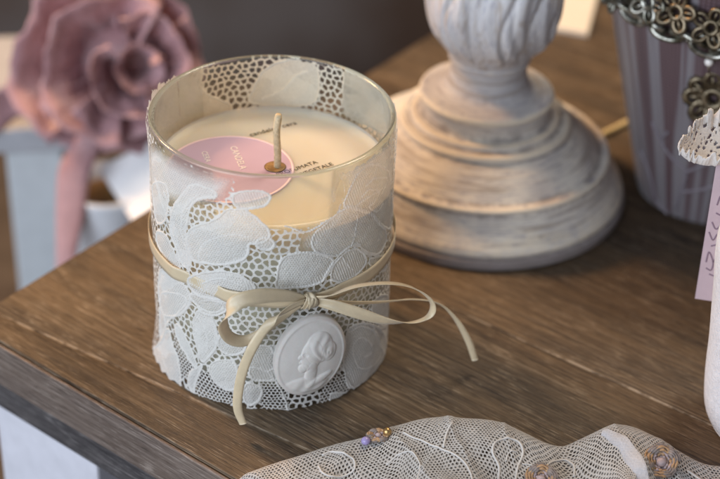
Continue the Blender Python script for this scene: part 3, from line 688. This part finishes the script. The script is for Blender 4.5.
for q in np.linspace(0, 1, 9)[1:-1]:
    a_ = _a0+(_a1-_a0)*q; z_ = _fp[-1][2]*(1-q)+_fp[0][2]*q-.5*math.sin(PI*q)+.25*math.sin(3*PI*q); _fp.append(np.array([bc[0]+(brad(z_)+.33)*math.cos(a_), bc[1]+(brad(z_)+.33)*math.sin(a_), z_]))
cps = spline(_fp+[_fp[0]], 12)
seg = np.r_[0, np.cumsum(np.linalg.norm(np.diff(cps, axis=0), axis=1))]; nl = int(seg[-1]/.78)
def along(s): return np.array([np.interp(s, seg, cps[:, k]) for k in range(3)])
for i in range(nl):
    s = (i+.5)*seg[-1]/nl; p = along(s); T = along(s+.05)-along(s-.05); T /= np.linalg.norm(T)
    out = p-np.array([bc[0], bc[1], p[2]]); out /= np.linalg.norm(out); up2 = np.cross(out, T); up2 /= np.linalg.norm(up2); out = np.cross(T, up2)
    side = up2 if i % 2 == 0 else (out*.8+up2*.6); P = [p+T*.66*math.cos(q)+side*.36*math.sin(q)+out*.05*math.sin(2*q) for q in np.linspace(0, 2*PI, 22)[:-1]]
    MB().tube(P, .125, 8, closed=True).build('chain_link', M['pewter'], chain)
# a second row of small leafy charms lying over the chain
def flower(p, R, n, out, mat, name, hole=True, seed=0):
    r = random.Random(seed); out = np.asarray(out, float); out /= np.linalg.norm(out); ax = np.cross(up, out); ax /= np.linalg.norm(ax); ay = np.cross(out, ax); m2 = MB()
    for k in range(n):
        q = 2*PI*k/n+r.random()*.2; d = ax*math.cos(q)+ay*math.sin(q); e = np.cross(out, d)
        P = [p+d*R*(.62+.38*math.cos(t))+e*R*.30*math.sin(t)+out*(.06*R*math.cos(t)) for t in np.linspace(0, 2*PI, 13)[:-1]]
        m2.tube(P, R*.13, 6, closed=True)
        m2.tube([p+d*R*.3, p+d*R*.9+out*.05*R], R*.07, 6)
    P = [p+(ax*math.cos(t)+ay*math.sin(t))*R*.32 for t in np.linspace(0, 2*PI, 17)[:-1]]
    m2.tube(P, R*.13, 8, closed=True)
    return m2.build(name, mat, chain)
for i, (x, y, R, n, m) in enumerate([(612, -4, .6, 5, 'pewter'), (648, 2, .75, 5, 'pewter'), (676, 12, .75, 5, 'bronze'), (711, 28, .72, 5, 'bronze'), (740, 26, .7, 5, 'bronze')]):
    p = bpt(x, y, .38); flower(p, R, n, p-np.array([bc[0], bc[1], p[2]-.8]), M[m], 'flower_charm', seed=i)
p = bpt(713, 99, .2); o_ = p-np.array([bc[0], bc[1], p[2]-.5]); flower(p, 1.02, 8, o_, M['bronze'], 'filigree_pendant', seed=20)
pp = bpt(709, 62, .3); sp = MB()
sp.lathe([(.16*math.sin(t), -.16*math.cos(t)) for t in np.linspace(0, PI, 10)], pp, 16, cap=False); sp.build('pearl_bead', M['pearl'], chain)
MB().tube([bpt(709, 40, .3), pp+up*.15], .04, 6).build('hanging_wire', M['bronze'], chain)
MB().tube([pp-up*.15, bpt(711, 84, .25)], .04, 6).build('hanging_wire', M['bronze'], chain)

# ------------------------------------------------------------------ white jar at the right edge and its tag
jc = (17.21, -4.66, 0)
jar = thing('white_jar', 'white jar with a lace bow loop, cut by the right edge of the photo', 'jar', jc)
jp = [(0, 0), (2.35, 0), (2.62, .10), (2.78, .35), (2.88, .8), (2.98, 1.8), (3.04, 3), (3.14, 4.2), (3.22, 5.2), (3.34, 6.4), (3.30, 7.2), (2.9, 7.9), (2.5, 8.3)]
MB().lathe([(float(a_), float(z_)) for a_, z_ in spline(np.array(jp), 6)]+[(2.3, 8.3), (2.4, 6), (0, 5.5)], jc, 120).build('jar_body', M['jarw'], jar)
# one loop of a lace-edged bow tied to the jar: a cupped lobe with a pierced inner face
tipd = float((at_z(679, 147, 9.0)-CL)@F_)
bk_ = [(678, 146), (684, 137), (692, 128), (700, 118), (714, 112), (735, 108), (760, 108)]; ft_ = [(678, 148), (684, 152), (691, 154.5), (703, 157), (718, 157), (738, 155), (760, 152)]
_j = np.array(jc); Bk = spline([at_depth(x, y, tipd+.25*i) for i, (x, y) in enumerate(bk_)]+[_j+(-1.9, 1.3, 8.5), _j+(-1.2, .6, 8.3)], 14); Ft = spline([at_depth(x, y, tipd-.12*i) for i, (x, y) in enumerate(ft_)]+[_j+(-2.3, .3, 7.9), _j+(-1.8, .2, 8.1)], 14)
V = []; dn = []; ph = []; n1 = len(Bk); n2 = 56; rr_ = np.random.default_rng(5)
for i in range(n1):
    t = i/(n1-1); sag = 1.0*min(1, t*2.2)**.7
    for j in range(n2+1):
        q = j/n2; p = Bk[i]*(1-q)+Ft[i]*q; p = p-up*sag*(4*q*(1-q))**.8*(.5+.5*q)
        ruf = .20*math.sin(i*.55+2*math.sin(i*.21))*math.sin(i*.13+1)+.03*math.sin(i*1.9)
        ruf = ruf*(max(0, 1-q*5)+max(0, q*5-4)); p = p+up*ruf+np.array([.04*math.sin(i*1.3), 0, 0])*max(0, 1-q*6)
        V.append(p); dn.append(.98); c = math.hypot((i*.17+.5*(int(q*15) % 2)+.25*math.sin(i*.2+q*7)) % 1-.5, (q*15+.3*math.sin(i*.23)) % 1-.5)+.10*math.sin(i*.7+q*21)
        ph.append(1 if (.08 < q < .62 and c < .30 and math.sin(i*.31+int(q*9)*2.3) > -.35 and t > .06) else -1)
Fc = [(a_, a_+n2+1, a_+n2+2, a_+1) for i in range(n1-1) for j in range(n2) for a_ in [i*(n2+1)+j] if ph[a_]+ph[a_+1]+ph[a_+n2+1]+ph[a_+n2+2] < 0]
o = mk('lace_bow_loop', V, np.array(Fc), M['collar_lace'], jar, True, None, dn)
so = o.modifiers.new('thickness', 'SOLIDIFY'); so.thickness = .03*U; so.offset = 0
tb = at_z(695, 298, 3.0); tn = np.array([-.35, -.93, .0]); tn /= np.linalg.norm(tn)
tq = [at_plane(x, y, tb, tn) for x, y in ((695, 298), (724, 302.5), (745, 168), (717, 160))]
gt = thing('gift_tag', 'pink card tag with dark lettering hanging beside the white jar', 'tag', tb)
o = MB().add([q-tn*.03 for q in tq]+[q+tn*.03 for q in tq], [(0, 1, 2, 3), (7, 6, 5, 4), (0, 4, 5, 1), (1, 5, 6, 2), (2, 6, 7, 3), (3, 7, 4, 0)]).build('tag_card', M['pink_card'], gt, False)
mb = MB()
for pts in ([(709, 232), (713, 240), (718, 234), (722, 243)], [(711, 246), (720, 244)], [(712, 222), (716, 229), (722, 224)], [(716, 213), (724, 217)], [(706, 262), (709, 252), (713, 262), (711, 270), (706, 268)], [(713, 262), (719, 256), (722, 266), (717, 271)], [(709, 274), (716, 276), (722, 272)], [(717, 205), (721, 196), (726, 204)]):
    P = spline([at_plane(x, y, tb+tn*.035, tn) for x, y in pts], 6); strip(mb, P, .05, np.cross(tn, P[-1]-P[0]), .012, 2, 3, 0)
mb.build('lettering', M['ink'], gt)
mb = MB(); tp_ = at_plane(731, 166, tb, tn); mb.tube(spline([tp_-up*.2+tn*.05, tp_+up*.5+tn*.1, np.array([jc[0]-1.2, jc[1]+1.8, 8.25])], 6), .03, 6); mb.build('tag_string', M['cordw'], gt)

# ------------------------------------------------------------------ net fabric in the foreground
fold = [(150, 500), (192, 489), (236, 477), (300, 456), (345, 443), (375, 435), (405, 424), (440, 419), (470, 420), (500, 424), (526, 434), (545, 443), (562, 447), (580, 441), (608, 428), (632, 428), (656, 438), (684, 455), (702, 464), (720, 467), (750, 466), (790, 474)]
hts = [.35, .4, .45, .6, .75, .85, 1.05, 1.2, 1.25, 1.2, 1.0, .75, .55, .75, 1.15, 1.2, 1.0, .7, .55, .5, .6, .5]
Cf = np.array([at_z(x, y, .78*h) for (x, y), h in zip(fold, hts)]); hts = np.array(hts)
Cs = spline(np.c_[Cf, hts], 12); arc = np.r_[0, np.cumsum(np.linalg.norm(np.diff(Cs[:, :2], axis=0), axis=1))]; LA = arc[-1]
view = np.array([-.06, -.998])
TT = np.gradient(Cs[:, :2], axis=0); TT /= np.linalg.norm(TT, axis=1)[:, None]; NN = np.c_[TT[:, 1], -TT[:, 0]]; NN = NN*.35+view*.65
for _ in range(25): NN = (np.roll(NN, 1, 0)+NN+np.roll(NN, -1, 0))/3 if False else np.vstack([NN[:1], (NN[:-2]+NN[1:-1]+NN[2:])/3, NN[-1:]])
NN /= np.linalg.norm(NN, axis=1)[:, None]
def cloth(a, bb, layer=0):
    """a along the fold, bb down the cloth from its hem; arrays -> points"""
    x = np.interp(a, arc, Cs[:, 0]); y = np.interp(a, arc, Cs[:, 1]); h = np.interp(a, arc, Cs[:, 3]); nx_ = np.interp(a, arc, NN[:, 0]); ny_ = np.interp(a, arc, NN[:, 1])
    if layer: h = h*.72
    w = np.maximum(h*1.05, .3); qarc = (w+h)*.80          # quarter of an ellipse
    t = np.clip(bb/qarc, 0, 1)*PI/2; d = w*(1-np.cos(t)); z = h*np.sin(t)
    ex_ = np.maximum(bb-qarc, 0); d = d+ex_
    dip = .28*h*np.exp(-((ex_-1.9)/.9)**2)*(1+.6*np.sin(a*1.1+.8))
    z = z-dip*np.clip(ex_, 0, 1)+np.clip(ex_, 0, 1)*(.05*np.sin(a*2.3+ex_*1.7)+.04*np.sin(a*4.1-ex_*2.9+1))+.03*np.sin(a*3+bb*5)*np.clip(bb, 0, 1)
    z = z+np.clip(bb-.3, 0, 1)*(.10*(1-np.abs(np.sin(a*.9+ex_*.55+.4)))**4+.07*(1-np.abs(np.sin(a*1.7-ex_*.8+2)))**5)*np.minimum(h, 1)
    z = np.maximum(z, .02)
    d = d-.42*w+(.1 if layer else 0)
    X_ = x+nx_*d; Y_ = y+ny_*d; dp = (X_-K[0])*.653+(Y_-K[1])*.757; ov = np.maximum(.25-dp, 0)      # past the table edge the cloth hangs down
    z = z-ov*1.5*np.clip(ov/.6, 0, 1); sh_ = ov*.72*np.clip(ov/.6, 0, 1)
    return np.stack([X_+.653*sh_, Y_+.757*sh_, z], -1)
netf = thing('net_fabric', 'cream net fabric with white cord embroidery and braid rosettes, crumpled in the foreground', 'fabric', (5, -8, 0))
LB = 6.2
def hexnet(pitch, thr, layer, seed):
    r = np.random.default_rng(seed); na_ = int(LA/pitch); nb_ = int(LB/(pitch*.866)); cxs = []; 
    ii, jj = np.meshgrid(np.arange(na_), np.arange(nb_), indexing='ij'); cx = (ii+.5+.5*(jj % 2)).ravel()*pitch; cy = (jj+.5).ravel()*pitch*.866
    q = PI/6+np.arange(6)*PI/3; Ro = pitch/math.sqrt(3); Ri = Ro-thr
    wa = lambda x, y: (x+.05*np.sin(1.7*x+2.2*y)+.022*np.sin(7*x+3*y), y+.05*np.sin(2.1*x-1.3*y)+.02*np.sin(6*y-4*x))
    ox = cx[:, None]+Ro*np.cos(q); oy = cy[:, None]+Ro*np.sin(q); s_ = (Ri/Ro)*r.uniform(.82, 1.12, (len(cx), 1)); ix = cx[:, None]+Ro*s_*np.cos(q); iy = cy[:, None]+Ro*s_*np.sin(q)
    X_ = np.concatenate([ox, ix], 1).ravel(); Y_ = np.concatenate([oy, iy], 1).ravel(); X_, Y_ = wa(X_, Y_)
    Vv = cloth(np.clip(X_, 0, LA), np.clip(Y_, 0, LB), layer); base = (np.arange(len(cx))*12)[:, None]
    Fq = np.concatenate([np.stack([base[:, 0]+k, base[:, 0]+(k+1) % 6, base[:, 0]+6+(k+1) % 6, base[:, 0]+6+k], 1) for k in range(6)])
    return Vv, Fq
Va, Fa = hexnet(.124, .026, 0, 1); Vb, Fb = hexnet(.124, .017, 1, 2)
o = mk('net', np.vstack([Va, Vb]), np.vstack([Fa, Fb+len(Va)]), M['net'], netf)
so = o.modifiers.new('thickness', 'SOLIDIFY'); so.thickness = .012*U; so.offset = 0
ga, gb = np.meshgrid(np.linspace(0, LA, 500), np.linspace(.15, LB, 160), indexing='ij'); gX = cloth(ga.ravel(), gb.ravel()); gP = proj(gX)
def cl_ab(px, py):
    d = np.hypot(gP[:, 0]-px, gP[:, 1]-py); c = np.where(d < 2.0)[0]
    i = c[((gX[c]-CL)@F_).argmin()] if len(c) else d.argmin()
    return ga.ravel()[i], gb.ravel()[i]
def cl_path(pts, lift=.03, k=8):
    ab = spline([cl_ab(x, y) for x, y in pts], k); X_ = cloth(np.clip(ab[:, 0], 0, LA), np.clip(ab[:, 1], 0, LB)); X_[:, 2] += lift; X_[:, 1] -= lift*.3; return X_
def q_(off, s, pts): return [(off[0]+x/s, off[1]+y/s) for x, y in pts]
for pts, r in ((q_((220, 440), 4.5, [(440, 110), (460, 140), (500, 155), (570, 150), (605, 120), (600, 80), (560, 55), (500, 45), (460, 60)]), .05),
            (q_((340, 410), 3.6, [(225, 75), (300, 105), (380, 140), (440, 178), (470, 215), (480, 250)]), .045), (q_((340, 410), 3.6, [(405, 38), (388, 80), (372, 130)]), .05),
            (q_((340, 410), 3.6, [(568, 252), (570, 200), (545, 150), (560, 112), (600, 95), (645, 110), (662, 150), (645, 200), (632, 250)]), .055),
            (q_((340, 410), 3.6, [(170, 190), (210, 155), (265, 150), (285, 190), (270, 250)]), .035), (q_((340, 410), 3.6, [(600, 180), (612, 150), (640, 145)]), .03),
            (q_((540, 410), 4, [(290, 90), (330, 150), (360, 185), (402, 202)]), .045), (q_((540, 410), 4, [(590, 235), (620, 255), (660, 280)]), .05),
            (q_((540, 410), 4, [(20, 225), (60, 205), (100, 195), (128, 215), (135, 260)]), .05), (q_((540, 410), 4, [(0, 240), (-30, 215), (-70, 210)]), .03)):
    MB().tube(cl_path(pts, .015), r*.72, 6).build('embroidery_cord', M['cordw'], netf)
# hem along the fold
ha = np.linspace(0, LA, 260); hm = MB()
hm.tube(cloth(ha, np.full(260, .03))+np.array([0, 0, .03]), .05, 6); hm.build('hem', M['net'], netf)
# white satin ribbon running over the right hump
P = cl_path(q_((540, 410), 4, [(250, 85), (420, 330)]), .03, 40); mb = MB()
strip(mb, P, [.3, .5, .55, .6], np.array([.8, -.3, .5]), .012, 2, 10, .07); o = mb.build('sheer_fold', M['sheer'], netf); a_ = o.data.attributes.new('dens', 'FLOAT', 'POINT'); a_.data.foreach_set('value', [.5]*len(o.data.vertices))
# braid rosettes
def rosette(px, py, R, flat=1.0, seed=0, nrmv=(0, -.55, .83)):
    a_, b_ = cl_ab(px, py); p = cloth(np.array([a_]), np.array([b_]))[0]; nv_ = np.array(nrmv); nv_ = nv_/np.linalg.norm(nv_); p = p+nv_*.06
    ax = np.cross(np.array([0, 0, 1.]), nv_); ax = ax/np.linalg.norm(ax) if np.linalg.norm(ax) > .1 else np.array([1., 0, 0]); ay = np.cross(nv_, ax); rr_ = random.Random(seed)
    obs = []
    for lay, (m, tr, r0, r1, ph_, tn_) in enumerate((('braid', .042, 1.0, .55, 0, 3.6), ('braid2', .038, .95, .40, 2.2, 3.2), ('braid3', .04, .58, .12, 4., 2.6), ('gold', .024, .95, .55, 1.0, 2.6))):
        P = []; nq = 160
        for i in range(nq):
            t = i/(nq-1); q = ph_+t*2*PI*tn_; r = R*(r0+(r1-r0)*t)*(1+.05*math.sin(5*q+lay)+.02*math.sin(23*q))
            P.append(p+(ax*math.cos(q)+ay*math.sin(q)*flat)*r+nv_*(.03+.09*math.sin(PI*min(1, 1.3*(1-r/R)+.2))+.03*math.sin(4*q+lay*2)))
        m2 = MB(); m2.tube(P, [tr*(1+.3*math.sin(i*1.3)) for i in range(nq)], 7); obs.append((m2, m))
    ro = obs[0][0]; root = ro.build('rosette', M['braid'], netf)
    for m2, m in obs[1:]: m2.build('braid_coil', M[m], root)
    c = MB(); c.lathe([(.17*math.sin(t)*R/.55, -.14*math.cos(t)) for t in np.linspace(0, PI, 9)], p+nv_*.04, 14, cap=False); c.build('rosette_centre', M['braid3'], root)
    return root
rosette(661, 461, .56, 1.0, 1)
rosette(541, 479, .50, 1.0, 2)
r3 = rosette(378, 437, .36, .7, 3, (0, -.2, .98))
a_, b_ = cl_ab(366, 441); p = cloth(np.array([a_]), np.array([b_]))[0]
c = MB(); c.lathe([(.15*math.sin(t), -.13*math.cos(t)) for t in np.linspace(0, PI, 10)], p+np.array([0, -.03, .12]), 18, cap=False); c.build('lilac_bead', M['bead'], netf)
a_, b_ = cl_ab(386, 435); p = cloth(np.array([a_]), np.array([b_]))[0]
c = MB(); c.lathe([(.14*math.sin(t), -.15*math.cos(t)) for t in np.linspace(0, PI, 10)], p+np.array([0, 0, .2]), 18, cap=False); c.build('gold_bead', M['gold'], netf)

# ------------------------------------------------------------------ card and cord at the back of the table
A0, A1 = at_z(588, 33, .25), at_z(540, 24, .25); ex1 = A1-A0; ex1 = ex1/np.linalg.norm(ex1); A2 = at_z(598, -6, .25)-A0; A2 /= np.linalg.norm(A2)
bk = MB().box(A0-zz*.25, ex1*5.5, A2*8, zz*.25).build('paper_card', M['cream_card'], None, False); bevel(bk, .03, 2)
tag(bk, 'cream paper card lying on the table behind the pedestal', 'card')
P = spline([at_z(590, 141, .14), at_z(603, 134, .14), at_z(616, 128, .14), at_z(628, 122, .14), at_z(645, 118, .14), at_z(668, 117, .14)], 8)
tw = MB().tube(P, .13, 10).build('lamp_cord', M['twine'], None)
tag(tw, 'cream cord lying on the table between the pedestal and the mauve vase', 'cord')

# ------------------------------------------------------------------ behind the table, left: gift box with a fabric rose, pot, card
DB = 79.0
shelf_z = -20.0
bx0 = at_depth(6, 158, DB); bx1 = at_depth(62, 160, DB)
top_z = bx0[2]+.4
ex2 = np.array([1, .08, 0]); ex2 /= np.linalg.norm(ex2); ey2 = np.array([-.08, 1, 0]); ey2 /= np.linalg.norm(ey2)
W2 = np.dot(bx1-bx0, ex2)
_sp = [(-60, 8), (-8.5, 8), (31, 56), (-60, 56)]
shelf = MB().add([(x, y, shelf_z-1.2) for x, y in _sp]+[(x, y, shelf_z) for x, y in _sp], [(3, 2, 1, 0), (4, 5, 6, 7), (0, 1, 5, 4), (1, 2, 6, 5), (2, 3, 7, 6), (3, 0, 4, 7)]).build('shelf', M['floor'], None, False); structure(shelf)
gb_ = thing('gift_box', 'pale blue gift box with a grey lid, blurred behind the table at left', 'box', (bx0[0]+W2/2, bx0[1]+5, shelf_z))
o = MB().box((bx0[0], bx0[1], shelf_z), ex2*W2, ey2*9, zz*(top_z-shelf_z)).build('box_body', M['box'], gb_, False); bevel(o, .1)
lw = W2+1.6; o = MB().box(np.array((bx0[0], bx0[1], top_z+.01))-ex2*1.1-ey2*.35, ex2*lw, ey2*9.8, zz*1.35).build('box_lid', M['boxlid'], gb_, False); bevel(o, .15, 3)
pc2 = at_depth(108, 190, 78); pt = thing('white_pot', 'white round pot half hidden behind the table edge, under the fabric rose', 'pot', (pc2[0], pc2[1], shelf_z))
ptop = pc2[2]+.4
MB().lathe([(0, 0), (1.8, 0), (1.95, .2), (2.05, ptop-shelf_z-.3), (2.1, ptop-shelf_z), (1.9, ptop-shelf_z), (1.8, ptop-shelf_z-1), (0, ptop-shelf_z-1.2)], (pc2[0], pc2[1], shelf_z), 48).build('pot_body', M['pot'], pt)
MB().lathe([(0, .0), (.9, .3), (1.5, .5), (1.75, .3), (1.79, 0)], (pc2[0], pc2[1], ptop-1.15), 32).build('potting_soil', M['soot'], pt)
q4 = [at_depth(*p, d) for p, d in (((98, 168), 77.5), ((133, 222), 76.0), ((190, 190), 76.0), ((165, 135), 77.5))]
nn = np.cross(q4[1]-q4[0], q4[3]-q4[0]); nn /= np.linalg.norm(nn)
o = MB().add([q for q in q4]+[q-nn*.15 for q in q4], [(0, 1, 2, 3), (7, 6, 5, 4), (0, 4, 5, 1), (1, 5, 6, 2), (2, 6, 7, 3), (3, 7, 4, 0)]).build('white_envelope', M['card'], None, False)
tag(o, 'white slanting card edge showing between the white pot and the candle', 'card')
# rose of gathered satin
rc = at_depth(120, 72, 75.5); rs = thing('fabric_rose', 'large mauve satin ribbon rose with hanging tails, blurred behind the candle at left', 'fabric rose', rc)
rn = CL-rc; rn[2] *= .6; rn /= np.linalg.norm(rn); rn = rn+np.array([.12, 0, .05]); rn /= np.linalg.norm(rn)
rx = np.cross(np.array([0, 0, 1.]), rn); rx /= np.linalg.norm(rx); ry = np.cross(rn, rx)
cen = rc+rx*.75+ry*.35
def fold_sheet(name, q0, q1, rfun, hfun, dep, inward, seed, drift):
    r = random.Random(seed); p1, p2, p3 = (r.random()*6 for _ in range(3)); n1, n2 = int(40*(q1-q0)/PI)+4, 18; V = []
    for i in range(n1+1):
        t = i/n1; q = q0+(q1-q0)*t; R0 = rfun(t); H0 = hfun(t); c = cen+drift(t)
        taper = min(1, t*8, (1-t)*8+.25)
        for j in range(n2+1):
            s_ = j/n2                      # 0 at the lip, 1 deep inside the rose
            rad = R0*(1-inward*s_**.8)+.28*math.sin(PI*min(1, s_*3.2))*(1 if s_ < .31 else 0)
            hh = H0-dep*s_*taper+.10*R0*math.sin(3*q+p1)*(1-s_)**2+.05*R0*math.sin(7*q+p2)*(1-s_)
            rad += .05*R0*math.sin(5*q+p3)*(1-s_)+.022*R0*math.sin(13*q+6*s_+p1)+.012*R0*math.sin(29*q-9*s_+p2)
            if s_ < .12: hh -= (.12-s_)*2.2; rad += (.12-s_)*2.0
            V.append(c+rx*rad*math.cos(q)+ry*rad*math.sin(q)+rn*hh)
    Fc = [(i*(n2+1)+j, (i+1)*(n2+1)+j, (i+1)*(n2+1)+j+1, i*(n2+1)+j+1) for i in range(n1) for j in range(n2)]
    o = mk(name, V, np.array(Fc), M['rose'], rs); so = o.modifiers.new('thickness', 'SOLIDIFY'); so.thickness = .035*U
lin = lambda a_, b_: (lambda t: a_+(b_-a_)*t)
co_ = MB(); co_.V = [tuple(cen+rx*(q*math.cos(a_))+ry*(q*math.sin(a_))+rn*z_) for q, z_ in ((.02, -.9), (.9, -1.0), (2.0, -1.7), (3.4, -3.0)) for a_ in np.linspace(0, 2*PI, 25)[:-1]]; co_.F = [(i*24+j, i*24+(j+1) % 24, i*24+24+(j+1) % 24, i*24+24+j) for i in range(3) for j in range(24)]; co_.M = [0]*72
co_.build('rose_core', M['rose'], rs)
fold_sheet('petal', .2, 6.6, lin(.62, 1.05), lin(1.7, 1.5), 2.6, .35, 1, lambda t: rx*(.1-.2*t))
fold_sheet('petal', 2.2, 6.4, lin(1.5, 2.3), lin(1.5, 1.1), 3.0, .55, 2, lambda t: rx*-.35+ry*-.2)
fold_sheet('petal', -1.5, 1.9, lin(1.7, 2.2), lin(1.2, 1.5), 2.8, .55, 3, lambda t: rx*.1)
fold_sheet('petal', .9, 4.6, lin(3.0, 3.7), lin(1.2, .7), 3.4, .62, 4, lambda t: rx*-.7)
fold_sheet('petal', 3.7, 6.9, lin(3.1, 3.3), lin(.8, .6), 3.2, .62, 5, lambda t: rx*-.5-ry*.1)
fold_sheet('petal', -.4, 1.9, lin(2.7, 3.3), lin(.6, .3), 3.0, .55, 6, lambda t: rx*.05)
fold_sheet('petal', 1.6, 3.9, lin(4.4, 4.9), lin(0, -.4), 3.4, .6, 7, lambda t: rx*-.6)
fold_sheet('petal', 3.5, 5.4, lin(4.2, 4.1), lin(-.4, -.5), 3.2, .6, 8, lambda t: rx*-.6)
mb = MB(); strip(mb, [at_depth(100, 120, 76.3), at_depth(84, 150, 76.2), at_depth(74, 175, 76.0), at_depth(70, 215, 76.0), at_depth(66, 260, 76.0), at_depth(64, 330, 76.2)], [.9, 1.3, 1.5, 1.3, .9, .9], rx, .05, 8, 6, .08)
mb.build('ribbon_tail', M['rose'], rs)
mb = MB(); strip(mb, [rc-rx*2-ry*2-rn*1.8, at_depth(20, 100, 77), at_depth(-10, 118, 77), at_depth(-40, 140, 77)], [1.2, 1.8, 1.8, 1.6], ry+rn*.4, .05, 8, 6, .15)
mb.build('ribbon_tail', M['rose'], rs)

# ------------------------------------------------------------------ light: cool window to the left front, warm shop lamps behind to the right
def area(name, loc, target, size, power, col, sy=None):
    l = bpy.data.lights.new(name, 'AREA'); l.energy = power; l.color = col; l.size = size*U
    if sy: l.shape = 'RECTANGLE'; l.size_y = sy*U
    o = bpy.data.objects.new(name, l); COL.objects.link(o); o.location = Vector(loc)*U
    o.rotation_euler = (Vector(target)-Vector(loc)).to_track_quat('-Z', 'Y').to_euler(); return o
area('window_light', (-70, -75, 38), (0, 0, 3), 110, 15.5, (.80, .885, 1.0), 70)
area('shop_lamp', (34, 36, 85), (3, 4, 2), 26, 5.6, (1.0, .83, .63))
area('ceiling_lamp', (-30, 27, 42), (-9, 22, 0), 10, 3.0, (1.0, .58, .27))
wd = bpy.data.worlds.new('World'); S.world = wd; wd.use_nodes = True
bg = wd.node_tree.nodes['Background']; bg.inputs[0].default_value = (.80, .86, 1.0, 1); bg.inputs[1].default_value = .15
S.view_settings.view_transform = 'Standard'; S.view_settings.look = 'None'; S.view_settings.gamma = 1; S.view_settings.exposure = 0
S.cycles.transparent_max_bounces = 24; S.cycles.max_bounces = 10; S.cycles.use_denoising = True
